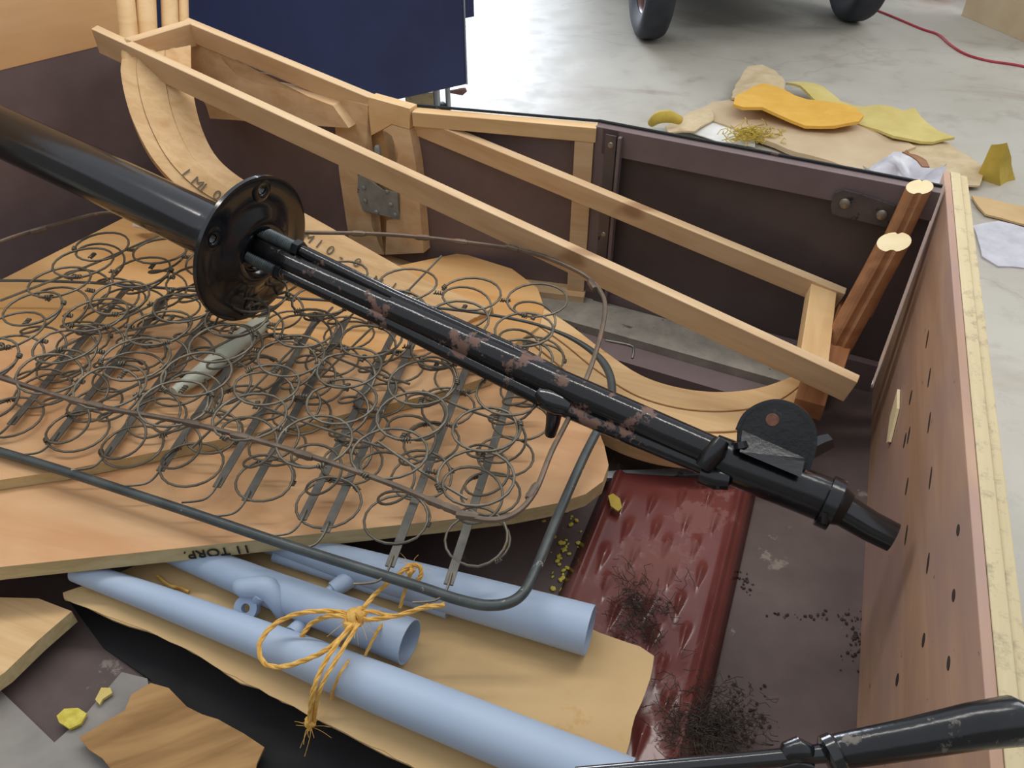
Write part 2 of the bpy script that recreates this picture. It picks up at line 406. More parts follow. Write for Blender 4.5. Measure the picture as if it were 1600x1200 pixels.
# diagonal gusset: curved shaped wooden corner piece at the left top
gp = lambda px, py: PL(px, py, v3(W1, 0)-WN*.062, WN)
g = [(296, 60), (316, 63), (338, 77), (352, 99), (371, 118), (400, 130), (446, 138), (480, 150), (520, 165), (545, 200), (500, 197), (400, 190), (328, 185), (322, 165), (300, 130)]
panelpoly('gusset', g, 'pine', .03, pf=gp)
# door section: flanged frame of pressed steel
dd = (W3-W2).normalized(); L3 = (W3-W2).length
wallbox('door_frame', W2+dd*.02, W3, ZT-.062, ZT-.001, .022, 'purple', .004)
wallbox('door_frame', W2+dd*.003, W2+dd*.060, ZF+.07, ZT-.001, .022, 'purple', .004)
wallbox('door_frame', W2+dd*.003, W3, ZF, ZF+.075, .020, 'purple', .004)
hs = wallbox('hinge_strip', W2+dd*.030, W2+dd*.056, ZF+.02, ZT-.012, .004, 'strip', .027)
dn = V((dd.y, -dd.x)); dn = -dn if dn.y > 0 else dn
wallbox('hinge_flange', W2+dd*.061, W2+dd*.069, ZF+.05, ZT-.012, .018, 'purple', .020)
for z in (ZT-.035, ZT-.26):
    p = v3(W2+dd*.044+dn*.031, z); latheo('screw', p, v3(dn, 0), [(0, .007), (.002, .006), (.003, .003), (.003, 0)], 'screw', hs, 14)
# lock bracket with two slotted screws near the corner
bk = panelpoly('lock_bracket', [(1298, 320), (1304, 302), (1318, 297), (1345, 304), (1398, 322), (1398, 358), (1372, 352), (1312, 338), (1300, 334)], 'strip', .006,
               pf=lambda x, y: PL(x, y, v3(W2+dn*.034, 0), v3(dn, 0)))
for (x, y) in ((1320, 318), (1378, 336)):
    p = PL(x, y, v3(W2+dn*.036, 0), v3(dn, 0)); latheo('screw', p, v3(dn, 0), [(0, .011), (.003, .010), (.005, .006), (.005, 0)], 'screw', bk, 16)
# inner floor ledge along the far side (dusty grey) and stepped sill
A = lp(W1, W2, .3)+V((0, -.03)); B = W3+V((-.02, -.02))
def strip(name, A, B, inA, wA, z, th, mat):
    A = V(A); B = V(B); d = (B-A).normalized(); n_ = V((d.y, -d.x)); n_ = -n_ if n_.y > 0 else n_
    return sheet(name, [A+n_*inA, B+n_*inA, B+n_*(inA+wA), A+n_*(inA+wA)], flatz(z), th, mat, body, step=.08, smooth=False)
strip('dusty_ledge', W2+dd*-.25, W3-dd*.10, .026, .115, ZF+.052, .05, 'sillgrey')
strip('inner_sill', W2+dd*-.10, W3-dd*.12, .142, .065, ZF+.030, .03, 'purple')
# rear panel + floor
RD = V((-.70, -.714)).normalized()
R1 = W0+RD*1.1
bm = bmesh.new()
rear_n = V((.714, -.70))
wallbox('rear_panel', R1, W0, ZF-.3, .8725, .006, 'purple')
sheet('floor_pan', [W0+V((.02, 0)), W1, W2, W3, V((.88, 1.53)), V((.40, .16)), V((-.15, .25)), V((-1.4, .8)), R1], flatz(ZF), .02, 'floorpaint', body, step=.12, smooth=False)
tubeo('wire_hook', [T(946, 532, 1.83), T(985, 540, 1.83), T(990, 548, 1.82), T(988, 560, 1.81)], .003, 'strap', body, 8, k=4)

# plywood sheet standing on the rear panel
pd2 = v3(RD, 0); 
pb = thing('plywood_sheet', 'pale plywood sheet standing on the brown panel at upper left', 'plywood', v3(W0+RD*.3, .96))
A = W0+RD*.02-rear_n*.002; B = W0+RD*1.1-rear_n*.002
beam('panel', v3(A, 1.170), v3(B, 1.170), .018, .60, 'ply_vert', pb, bevel=.001)

# ------------------------------------------------------------------ right upright bulkhead board
a = U(1475, 270, ZT); b = U(1540, 1100, ZT); bd = (b-a).normalized(); bn = V((bd.y, -bd.x, 0)); bn = bn if bn.x > 0 else -bn    # bn points right/out
far = a-bd*.01; near = a+bd*1.62
rb = thing('bulkhead_board', 'long upright wooden bulkhead board at right with slot marks on its face', 'board', (far+near)/2-V((0, 0, ZT-ZF)))
def bplate(name, o0, th, z0, z1, mat, parent=rb, f0=0, f1=0):
    A = far+bd*f0+bn*(o0+th/2); B = near+bd*f1+bn*(o0+th/2)
    return beam(name, V((A.x, A.y, (z0+z1)/2)), V((B.x, B.y, (z0+z1)/2)), th, z1-z0, mat, parent)
bplate('inner_panel', 0, .012, ZF, ZT, 'bulk')
bplate('edge_batten', .0125, .018, ZF+.02, ZT+.001, 'board_top')
bplate('edge_batten', .031, .014, ZF+.02, ZT-.004, 'board_top')
slots = [(1449, 530, 28), (1452, 590, 30), (1423, 621, 22), (1452, 660, 32), (1414, 688, 22), (1420, 680, 26), (1417, 760, 26), (1454, 747, 34), (1416, 836, 30), (1450, 880, 30), (1443, 1000, 16),
         (1497, 828, 10), (1490, 930, 10), (1402, 1062, 12), (1482, 1036, 12)]
fp = lambda x, y, e=.0006: PL(x, y, far-bn*e, bn)
for (x, y, L) in slots:
    c0, c1 = fp(x+2, y-L/2), fp(x-3, y+L/2); mid = (c0+c1)/2; ax = (c1-c0)/2; sd = bd*.0085; bm = bmesh.new()
    ring = [bm.verts.new(mid+ax*math.cos(q*math.pi/6)+sd*math.sin(q*math.pi/6)) for q in range(12)]
    back = [bm.verts.new(v.co+bn*.004) for v in ring]
    bm.faces.new(ring); 
    for q in range(12): bm.faces.new((ring[q], back[q], back[(q+1) % 12], ring[(q+1) % 12]))
    link('slot_mark', bm, 'dark', rb)
# pale sliver put in for a gap of light at the board foot
bm = bmesh.new()
prism(bm, [PL(x, y, far-bn*.006, bn) for x, y in ((1402, 608), (1401, 638), (1388, 690), (1385, 692), (1390, 652))], bn*.005)
tag(link('wood_sliver', bm, 'endgrain'), 'thin pale pointed wood sliver against the foot of the upright board', 'wood offcut')

# two brown moulded sticks in the corner
def stick(label, top, bot, r):
    top = V(top); bot = V(bot); d, s, u = frame_of(top-bot, V((0, -1, .3)))
    t = thing('moulding_stick', label, 'wooden stick', bot)
    n = 26; prof = []
    for k in range(n):
        an = 2*math.pi*k/n; rr = r*(1+.10*math.cos(2*an))
        if k in (5, 6, 18): rr *= .80
        prof.append((math.cos(an)*rr, math.sin(an)*rr*.85))
    bm = bmesh.new(); rings = []
    for p in (bot, bot.lerp(top, .5), top): rings.append([bm.verts.new(p+s*a_+u*b_) for a_, b_ in prof])
    for q in range(2):
        for k in range(n): bm.faces.new((rings[q][k], rings[q][(k+1) % n], rings[q+1][(k+1) % n], rings[q+1][k]))
    pn = V((-.1, -.28, .95)).normalized()
    for v_ in rings[2]: v_.co -= d*((v_.co-top).dot(pn)/d.dot(pn))
    bm.faces.new(rings[0][::-1]); f = bm.faces.new(rings[2]); f.material_index = 1
    o = link('shaft', bm, ['redwood', 'endgrain'], t)
stick('brown wooden moulding stick with pale sawn end, nearer of the two in the corner', T(1397, 378, 1.60), T(1298, 560, 1.70), .027)
stick('brown wooden moulding stick with pale sawn end, in the far corner behind the lower stick', T(1437, 292, 1.60), T(1345, 490, 1.72), .022)

# ------------------------------------------------------------------ long slim open frame across everything
A0 = T(147, 42, 1.98); A1 = T(1342, 592, 1.555); B0 = T(290, 30, 2.03); B1 = T(1322, 455, 1.767)
lf = thing('rail_frame', 'long slim open frame of pale planed timber lying diagonally across the body', 'wooden frame', (A0+A1)/2)
nrm = (A1-A0).cross(B0-A0).normalized(); nrm = nrm if nrm.z > 0 else -nrm
beam('long_rail', A0, A1, .020, .064, 'pine', lf, up=nrm, off=(0, -.032))
beam('long_rail', B0, B1, .020, .052, 'pine', lf, up=nrm, off=(0, -.026))
d1 = (A1-A0).normalized()
beam('end_piece', A0+d1*.095+nrm*-.030, B0+d1*.014+nrm*-.030, .022, .060, 'pine', lf, up=nrm)
e0 = A1-d1*.085; e1 = B1-d1*.045
beam('end_piece', e0+nrm*-.026, e1+nrm*-.026, .055, .036, 'ash', lf, up=nrm)
beam('end_piece', e0+d1*.045+nrm*-.045+V((0, .02, 0)), e1+d1*.07+nrm*-.045, .050, .03, 'redwood', lf, up=nrm)

# ------------------------------------------------------------------ bent laminated bow at the left
bow = thing('bent_wood_bow', 'bent laminated wooden bow curving down from the upper left into the body', 'wooden bow', U(500, 390, .5))
Lp = [(190, 92, 1.95), (189, 118, 1.95), (203, 176, 1.95), (236, 243, 1.95), (280, 292, 1.96), (330, 326, 1.98), (400, 372, 1.99), (490, 425, 1.98), (600, 480, 1.95), (700, 520, 1.9)]
Rp = [(298, 70, 2.0), (300, 130, 2.0), (312, 190, 2.0), (335, 240, 2.0), (372, 275, 2.0), (425, 305, 2.02), (490, 340, 2.04), (570, 385, 2.02), (670, 440, 1.99), (770, 480, 1.93)]
Lw = smoothpath([T(*p) for p in Lp], 5); Rw = smoothpath([T(*p) for p in Rp], 5)
def ribbon(f0, f1, th, drop):
    bm = bmesh.new(); rows = []
    for i in range(len(Lw)):
        tg = (Lw[min(i+1, len(Lw)-1)]-Lw[max(i-1, 0)]).normalized(); n_ = tg.cross(Rw[i]-Lw[i]).normalized()
        if n_.dot(EYE-Lw[i]) > 0: n_ = -n_
        a_ = Lw[i].lerp(Rw[i], f0)+n_*drop; b_ = Lw[i].lerp(Rw[i], f1)+n_*drop
        rows.append([bm.verts.new(x) for x in (a_, b_, b_+n_*th, a_+n_*th)])
    for r0, r1 in zip(rows, rows[1:]):
        for k in range(4): bm.faces.new((r0[k], r0[(k+1) % 4], r1[(k+1) % 4], r1[k]))
    bm.faces.new(rows[0]); bm.faces.new(rows[-1][::-1]); return bm
link('laminated_strip', ribbon(.0, .22, .030, .004), 'ash_world', bow, smooth=True)
link('laminated_strip', ribbon(.225, .62, .030, 0), 'ash_world', bow, smooth=True)
link('laminated_strip', ribbon(.625, 1, .030, .002), 'ash_world', bow, smooth=True)
for (x0, y0, x1, y1, t0, rr) in ((190, -60, 206, 100, 1.99, .022), (225, -60, 232, 95, 2.02, .024), (262, -60, 268, 92, 2.05, .020), (285, -50, 288, 100, 2.07, .013)):
    tubeo('rounded_upright', [T(x0, y0, t0), T((x0+x1)/2, (y0+y1)/2, t0), T(x1, y1, t0)], rr, 'ash', bow, 14)
i = 19
tg = (Lw[i+1]-Lw[i-1]).normalized(); ac = (Rw[i]-Lw[i]).normalized()
def onbow(i, f, e=-.0015):
    tg = (Lw[i+1]-Lw[i-1]).normalized(); ac = (Rw[i]-Lw[i]); n_ = tg.cross(ac).normalized(); n_ = n_ if n_.dot(EYE-Lw[i]) > 0 else -n_
    return Lw[i].lerp(Rw[i], f)+n_*.003, tg, ac.normalized()
for ch, ii, ff in (('1', 18, .30), ('M', 20, .30), ('1', 21, .30), ('0', 23, .32), ('-', 25, .36), ('4', 27, .40), ('M', 32, .55), ('1', 33, .55), ('0', 34, .55), ('-', 35, .55), ('0', 36, .6), ('M', 38, .45), ('1', 39, .5), ('0', 40, .5)):
    p, tg, ac = onbow(ii, ff); text('pencil_mark', ch, p, tg, ac, .034, 'inkgrey', bow, .0004, 0)

# ------------------------------------------------------------------ curved laminated rail at the right
cr = thing('curved_rail', 'curved rail of three laminated pale wood layers beneath the open frame at right', 'wooden rail', U(1050, 620, .40))
inner = [(700, 425), (800, 455), (880, 500), (940, 545), (1000, 585), (1060, 605), (1120, 612), (1180, 607), (1232, 590), (1262, 572)]
outer = [(690, 470), (780, 530), (850, 590), (905, 640), (960, 675), (1020, 696), (1080, 705), (1140, 706), (1195, 695), (1255, 640)]
zr = .47
IW = smoothpath([U(x, y, zr) for x, y in inner], 5); OW = smoothpath([U(x, y, zr-.01) for x, y in outer], 5)
for q, (f0, f1, dz) in enumerate(((0, .33, 0), (.345, .66, -.002), (.675, 1, -.005))):
    bm = bmesh.new(); rows = []
    for p, r in zip(IW, OW):
        a_ = p.lerp(r, f0)+V((0, 0, dz)); b_ = p.lerp(r, f1)+V((0, 0, dz))
        rows.append([bm.verts.new(x) for x in (a_, b_, b_-V((0, 0, .045)), a_-V((0, 0, .045)))])
    for r0, r1 in zip(rows, rows[1:]):
        for k in range(4): bm.faces.new((r0[k], r0[(k+1) % 4], r1[(k+1) % 4], r1[k]))
    bm.faces.new(rows[0]); bm.faces.new(rows[-1][::-1])
    link('laminate_layer', bm, 'ash_world', cr, smooth=False, bevel=.0015)
beam('end_block', U(1285, 560, .49), U(1262, 640, .46), .060, .05, 'redwood', cr)

# ------------------------------------------------------------------ plywood boards below the springs
bA = thing('plywood_board', 'large orange plywood board with a rounded corner and lettering on its near edge', 'plywood', U(500, 800, .47))
ZA = .505
polyA = [(-260, 918), (0, 886), (354, 848.7), (683, 814), (800, 800), (872, 786), (915, 772), (942, 752), (951, 727), (944, 695), (930, 660), (905, 610), (870, 575), (800, 552), (700, 540), (640, 548), (600, 565), (420, 520), (300, 500), (100, 520), (-300, 600)]
sheet('board', pxs(polyA, ZA), flatz(ZA), .032, ['ply', 'ply_edge'], bA, step=.06, smooth=False)
e0 = U(0, 886, ZA); e1 = U(683, 814, ZA); ed = (e1-e0).normalized(); en = V((ed.y, -ed.x, 0)); en = en if en.y < 0 else -en
text('marker_lettering', '11 TORP.', PL(340, 861.5, e0+en*.001, en)+en*.0010, -ed, V((0, 0, -1)), .027, 'ink', bA, .0008, .0001)
bC = thing('plywood_board', 'upper plywood board lying on the lettered orange one, directly under the springs', 'plywood', U(300, 650, .53))
polyC = [(-300, 800), (0, 750), (100, 735), (290, 697), (470, 663), (640, 624), (710, 606), (765, 588), (785, 574), (765, 556), (700, 545), (640, 552), (600, 570), (420, 530), (300, 512), (100, 530), (-300, 610)]
sheet('board', pxs(polyC, .530), flatz(.530), .0235, ['ply', 'ply_edge'], bC, step=.06, smooth=False)
bB = thing('plywood_board', 'paler plywood board beneath the orange one, reaching toward the round steel flange', 'plywood', U(300, 450, .45))
ZB = .472
polyB = [(-300, 560), (0, 438), (198, 338), (330, 345), (470, 410), (600, 420), (720, 395), (800, 420), (840, 450), (850, 480), (842, 510), (800, 540), (700, 560), (600, 600), (300, 620), (-300, 720)]
sheet('board', pxs(polyB, ZB), flatz(ZB), .024, ['ply_pale', 'ply_edge'], bB, step=.06, smooth=False)
# battens carrying the boards, on the body floor
for (x, y, x2, y2, lab) in ((60, 800, 20, 560, 'left'), (640, 720, 560, 520, 'middle'), (850, 690, 780, 500, 'right')):
    p = U(x, y, ZF); q = U(x2, y2, ZF)
    tag(beam('support_batten', V((p.x, p.y, ZF+.048)), V((q.x, q.y, ZF+.048)), .05, .096, 'oldwood'),
        'old timber batten on the body floor carrying the %s of the plywood boards' % {'left': 'left end', 'middle': 'middle', 'right': 'right end'}[lab], 'timber', 'battens under the boards')
# pale painted tapered rod under the springs
o = tubeo('painted_rod', [U(272, 612, .552), U(320, 580, .552), U(360, 545, .552), U(402, 512, .552), U(418, 503, .552)], [.010, .019, .021, .022, .012], 'whitepaint', None, 14)
tag(o, 'off white tapered rod lying on the plywood under the springs', 'rod')
o = tubeo('rag_scrap', [U(210, 352, .50), U(228, 350, .51), U(245, 360, .50)], [.006, .018, .008], 'paper', None, 8, k=2)
tag(o, 'small white scrap beside the black tube at the far edge of the plywood', 'scrap')

# ------------------------------------------------------------------ spring unit
su = thing('spring_unit', 'old wire seat spring unit with coils, steel straps and black painted base frame', 'seat springs', U(500, 800, ZA))
ZB0, ZT0 = .543, .690
bot = [(-260, 640), (0, 706), (250, 785), (450, 852), (640, 912), (720, 938), (770, 946), (810, 934), (835, 895), (870, 810), (912, 715), (942, 655), (956, 612), (948, 575), (920, 545), (870, 518), (800, 498), (670, 480), (400, 462), (100, 440), (-100, 450), (-330, 540)]
bf = tubeo('base_frame', [U(x, y, ZB0) for x, y in bot], [.0085]*13+[.006]+[.0035]*7, 'frame', su, 10, closed=True, k=6)
topb = [(-60, 570), (0, 590), (140, 632), (300, 662), (450, 702), (600, 752), (700, 793), (755, 812), (800, 805), (835, 770), (862, 705), (895, 640), (928, 560), (945, 490), (938, 455), (905, 425), (830, 395), (740, 380), (600, 366), (430, 362), (300, 350), (180, 332), (90, 350), (0, 378), (-90, 420), (-150, 490), (-120, 545)]
tubeo('top_border', [U(x, y, ZT0) for x, y in topb], .0045, 'border', su, 8, closed=True, k=5)
NR, FR, FL, NL = U(790, 792, ZT0).xy, U(905, 455, ZT0).xy, U(130, 360, ZT0).xy, U(-90, 560, ZT0).xy
def mat_xy(s, t):   # s: 0 right..1 left, t: 0 near..1 far
    return (NR*(1-s)+NL*s)*(1-t)+(FR*(1-s)+FL*s)*t
def coil_mesh(seed):
    rnd = random.Random(seed); H = ZT0-ZB0-.002; turns = 3.7; n = int(turns*20); pts = []
    r0 = rnd.uniform(.048, .054); r1 = rnd.uniform(.054, .060); rm = rnd.uniform(.028, .033); ph = rnd.uniform(0, 6.28)
    lx, ly = rnd.uniform(-.006, .006), rnd.uniform(-.006, .006)
    for i in range(n+1):
        f = i/n; h = .5-.5*math.cos(math.pi*f); h = .35*h+.65*f
        g = max(0, min(1, (f*turns-.9)/(turns-1.8)))
        hh = g*g*(3-2*g)*.35+g*.65
        rr = (r0*(1-f)+r1*f)-((r0+r1)/2-rm)*math.sin(math.pi*g)**1.1
        an = ph+2*math.pi*turns*f
        sh = math.sin(math.pi*g)
        pts.append(V((rr*math.cos(an)+lx*sh, rr*math.sin(an)+ly*sh, hh*H)))
    bm = bmesh.new(); tube(bm, pts, .0024, 6)
    for q in (0, -1):                                     # knotted wire ends
        p = pts[q]; a2 = math.atan2(p.y, p.x)
        kn = [p+V((-math.sin(a2), math.cos(a2), 0))*(.012*(j/14-.5))+V((math.cos(j*1.3)*math.cos(a2), math.cos(j*1.3)*math.sin(a2), math.sin(j*1.3)))*.0042 for j in range(15)]
        tube(bm, kn, .0014, 5)
    me = bpy.data.meshes.new('coil_spring'); bm.to_mesh(me); bm.free(); me.materials.append(M['spring'])
    for p in me.polygons: p.use_smooth = True
    return me
coils = [coil_mesh(s) for s in range(9)]
rnd = random.Random(3); NCOL, NROW = 8, 6; tops = {}
inv = world_of(su).inverted()
for i in range(NCOL):
    for j in range(NROW):
        s = (i+.48)/NCOL*1.0+rnd.uniform(-.008, .008); t = (j+.42)/NROW+rnd.uniform(-.014, .014)
        p = mat_xy(s, t); tops[i, j] = p
        o = bpy.data.objects.new('coil_spring', coils[rnd.randrange(9)]); COL.objects.link(o)
        o.parent = su; o.matrix_parent_inverse = inv
        o.matrix_basis = Matrix.Translation((p.x, p.y, ZB0+.002)) @ Matrix.Rotation(rnd.uniform(0, 6.28), 4, 'Z') @ Matrix.Rotation(rnd.uniform(-.05, .05), 4, 'X') @ Matrix.Rotation(rnd.uniform(-.05, .05), 4, 'Y')
# small helical ties joining neighbouring coils and a few straight stay wires
def tie(a, b, z, turns=4, r=.0032):
    n = turns*8; a = v3(a, z); b = v3(b, z); d, s_, u_ = frame_of(b-a)
    return [a.lerp(b, k/n)+(s_*math.cos(k*.785)+u_*math.sin(k*.785))*r for k in range(n+1)]
for (i, j), p in tops.items():
    for q in ((i+1, j), (i, j+1)):
        if q in tops and rnd.random() < .85:
            m_ = (p+tops[q])/2; d = (tops[q]-p).normalized()*.010
            bm = bmesh.new(); tube(bm, tie(m_-d, m_+d, ZT0-.004+rnd.uniform(-.006, .002)), .0015, 5); link('wire_tie', bm, 'spring', su, smooth=True)
for (x0, y0, x1, y1, z0, z1) in ((0, 470, 300, 345, .68, .69), (60, 560, 470, 360, .66, .69), (130, 640, 420, 500, .60, .69), (300, 700, 520, 480, .60, .68), (500, 590, 690, 400, .6, .685), (590, 690, 730, 780, .68, .66), (640, 600, 480, 540, .67, .65), (180, 520, 420, 470, .66, .67), (660, 610, 790, 660, .69, .66), (370, 620, 600, 700, .67, .66)):
    tubeo('stay_wire', [U(x0, y0, z0), U((x0+x1)/2, (y0+y1)/2+3, (z0+z1)/2), U(x1, y1, z1)], .0024, 'spring', su, 6, k=5)
# border clips
for (x, y) in ((120, 627), (150, 634), (300, 662), (375, 682), (475, 711), (680, 785), (705, 795), (730, 806), (60, 360), (560, 365), (660, 371), (720, 378), (800, 388), (925, 445), (832, 768)):
    k = min(range(len(topb)), key=lambda q: abs(topb[q][0]-x)+abs(topb[q][1]-y)); p = U(x, y, ZT0)
    P = [U(a_, b_, ZT0) for a_, b_ in topb]; d = (P[(k+1) % len(P)]-P[k-1]).normalized()
    tubeo('border_clip', [p-d*.016, p-d*.008, p, p+d*.008, p+d*.016], [.005, .007, .0065, .007, .005], 'border', su, 8)
# flat straps from near frame to far frame
for s, tn in ((.075, -.10), (.17, -.10), (.29, -.05), (.335, -.03), (.44, -.02), (.50, 0), (.61, 0), (.72, 0), (.83, .0), (.93, .02)):
    p = mat_xy(s, tn); q = mat_xy(s+.02, 1.02)
    beam('steel_strap', v3(p, ZB0+.002), v3(q, ZB0+.002), .015, .003, 'strap', su, bevel=.0005)
    d = (p-q).normalized(); n_ = V((d.y, -d.x)); n_ = n_ if n_.x < 0 else -n_
    tubeo('strap_hook', [v3(p-d*.02, ZB0+.005), v3(p+d*.012, ZB0+.004), v3(p+d*.030+n_*.012, ZB0), v3(p+d*.040+n_*.045, ZB0-.001)], .0022, 'spring', su, 6, k=4)

# ------------------------------------------------------------------ black steering column assembly
def tcol(px): return 1/(1/1.58+(1/1.20-1/1.58)*(px-393)/(1405-393))
def C(px, py, dt=0): return T(px, py, tcol(px)+dt)
col = thing('axle_assembly', 'long black enamelled steel column with round flange and rods lying across the springs', 'steering column', C(800, 580))
tubeo('main_tube', [C(-150, 138), C(150, 274), C(352, 371)], [.054, .054, .054], 'black', col, 32)
fc = C(395, 390); ad = (C(1110, 712)-C(392, 386)).normalized()
# flange: dished disc with four bolt holes
prof = [(-.008, .050), (-.008, .138), (-.004, .144), (.004, .144), (.006, .137), (.003, .118), (.003, .100), (.009, .085), (.018, .070), (.023, .058), (.022, .048), (.014, .040), (-.008, .040), (-.008, .050)]
bm = bmesh.new(); lathe(bm, fc, ad, prof, 72); bmesh.ops.remove_doubles(bm, verts=bm.verts, dist=1e-5)
fl = link('flange', bm, 'black', col, smooth=True)
d_, s_, u_ = frame_of(ad)
hpx = [(408, 306), (320, 370), (395, 478), (470, 408)]
hd = []
for (x, y) in hpx:
    p = PL(x, y, fc+ad*.004, ad); v = (p-fc); v = (v-ad*v.dot(ad)).normalized(); hd.append(fc+v*.118)
cut = []
bpy.context.view_layer.update()
for p in hd:
    bm = bmesh.new(); lathe(bm, p-ad*.03, ad, [(0, 0), (0, .0075), (.08, .0075), (.08, 0)], 16); bmesh.ops.remove_doubles(bm, verts=bm.verts, dist=1e-5)
    c_ = link('cutter', bm, 'dark'); cut.append(c_); md = fl.modifiers.new('b', 'BOOLEAN'); md.object = c_; md.operation = 'DIFFERENCE'; md.solver = 'EXACT'
bpy.context.view_layer.update()
me = bpy.data.meshes.new_from_object(fl.evaluated_get(bpy.context.evaluated_depsgraph_get()))
fl.modifiers.clear(); fl.data = me
for c_ in cut: bpy.data.objects.remove(c_)
for p in hd:
    latheo('bolt_boss', p, ad, [(.0045, .009), (.007, .012), (.0075, .017), (.0045, .023), (.003, .023)], 'black', fl, 24)
latheo('collar', fc, ad, [(-.10, .054), (-.03, .056), (-.008, .062), (-.008, .05)], 'black', col, 36)
latheo('hub_cup', fc, ad, [(.0, .0395), (.010, .0395), (.010, .036), (.004, .035), (.004, 0)], 'black_rusty', col, 32)
# rods
tubeo('centre_rod', [C(384, 380), C(600, 478), C(760, 548)], [.021, .022, .023], 'black_rusty', col, 24)
tubeo('centre_rod', [C(610, 482, -.004), C(860, 595), C(1130, 715)], [.024, .026, .026], 'black_rusty', col, 24)
tubeo('side_rod', [C(465, 388), C(620, 465), C(800, 548), C(1000, 655), C(1110, 700)], [.011, .012, .013, .013, .014], 'black_rusty', col, 16)
tubeo('side_rod', [C(440, 425, -.01), C(610, 505, -.01), C(860, 630, -.01), C(1110, 735, -.01)], [.011, .0135, .0135, .012], 'black_rusty', col, 16)
def thread(A, B, r):
    A = V(A); B = V(B); L = (B-A).length; n = int(L/.0046); pr = [(0, 0)]
    for k in range(n): pr += [(k*.0046, r*.82), (k*.0046+.0023, r)]
    pr += [(L, r*.9), (L, 0)]
    return latheo('threaded_stud', A, B-A, pr, 'thread', col, 18)
thread(C(408, 362), C(470, 392), .0135); thread(C(380, 396, -.01), C(442, 427, -.01), .0135)
latheo('locknut', C(462, 387), ad, [(0, 0), (0, .017), (.014, .017), (.014, 0)], 'black', col, 6)
latheo('locknut', C(434, 423, -.01), ad, [(0, 0), (0, .017), (.012, .017), (.012, 0)], 'black', col, 6)
# joint boss with downward stub
tubeo('joint_boss', [C(842, 612, -.012), C(855, 622, -.012), C(875, 632, -.012), C(892, 638, -.012)], [.013, .021, .020, .013], 'black', col, 16)
tubeo('joint_stub', [C(868, 630, -.005), C(864, 660, .01), C(860, 678, .03)], [.015, .012, .010], 'black', col, 12)
# lower sleeve, clamp and end rod
tubeo('sleeve', [C(1110, 706), C(1140, 722), C(1300, 785), C(1322, 797)], [.030, .034, .034, .026], 'black_chip', col, 28)
tubeo('end_rod', [C(1312, 793), C(1360, 822), C(1396, 840)], [.025, .023, .022], 'black', col, 32)
tubeo('clamp', [C(1100, 728, -.03), C(1118, 705, -.035), C(1128, 688, -.03)], [.015, .016, .012], 'black_chip', col, 12)
tubeo('clamp', [C(1095, 740, -.02), C(1120, 748, -.02), C(1140, 752, -.02)], [.016, .018, .014], 'black_chip', col, 12)
latheo('collar_ring', C(1288, 782), ad, [(0, .034), (0, .040), (.018, .040), (.018, .030)], 'black_chip', col, 28)
tubeo('nipple', [C(1290, 800, -.03), C(1288, 818, -.03)], [.008, .005], 'black_chip', col, 10)
tubeo('nipple', [C(1120, 745, -.03), C(1122, 764, -.03)], [.006, .004], 'black_chip', col, 10)
# mounting bracket: cranked plate with rounded top
bo = [(1150, 700), (1152, 672), (1164, 648), (1188, 632), (1216, 627), (1246, 637), (1267, 658), (1274, 686), (1267, 720), (1256, 746), (1200, 728)]
P = [C(x, y, -.012) for x, y in bo]; bn2 = (P[4]-P[0]).cross(P[8]-P[0]).normalized(); bn2 = bn2 if bn2.dot(EYE-P[0]) < 0 else -bn2
nn = len(P); cen = sum(P, V())/nn
P = [p-bn2*((p-P[0]).dot(bn2)) for p in P]
bm = bmesh.new(); prism(bm, P, bn2*.007)
br = link('mounting_bracket', bm, 'black_chip', col, bevel=.0015)
# turned rim following the outline
bm = bmesh.new(); rim = smoothpath(P[1:10], 4)
rows = []
for k, p in enumerate(rim):
    tt = (rim[min(k+1, len(rim)-1)]-rim[max(k-1, 0)]).normalized(); o_ = tt.cross(bn2).normalized(); o_ = o_ if o_.dot(p-cen) > 0 else -o_
    rows.append([bm.verts.new(x) for x in (p-o_*.003-bn2*.004, p+o_*.003-bn2*.004, p+o_*.003+bn2*.030, p-o_*.003+bn2*.030)])
for r0, r1 in zip(rows, rows[1:]):
    for k in range(4): bm.faces.new((r0[k], r0[(k+1) % 4], r1[(k+1) % 4], r1[k]))
bm.faces.new(rows[0]); bm.faces.new(rows[-1][::-1])
link('bracket_rim', bm, 'black_chip', br, smooth=True)
wb = [(1160, 672), (1258, 716), (1252, 746), (1156, 706)]
bm = bmesh.new(); Wp = [C(x, y, -.014-q) for (x, y), q in zip(wb, (.0, .0, .030, .030))]; prism(bm, Wp, bn2*.005)
link('bracket_web', bm, 'black_chip', br)
latheo('rivet', PL(1207, 656, P[0], bn2)-bn2*.0015, -bn2, [(0, .010), (.002, .009), (.002, 0)], 'rust', br, 18)
tubeo('clamp_bolt', [C(1262, 705, .02), C(1285, 694, .03), C(1296, 690, .035)], [.016, .015, .013], 'black', br, 6)
tubeo('lug_bolt', [C(1158, 700, -.03), C(1156, 690, -.03)], [.012, .010], 'black_chip', br, 8)
tubeo('rust_flange', [C(1255, 740, -.01), C(1320, 776, -.01)], [.010, .006], 'rust', col, 4)

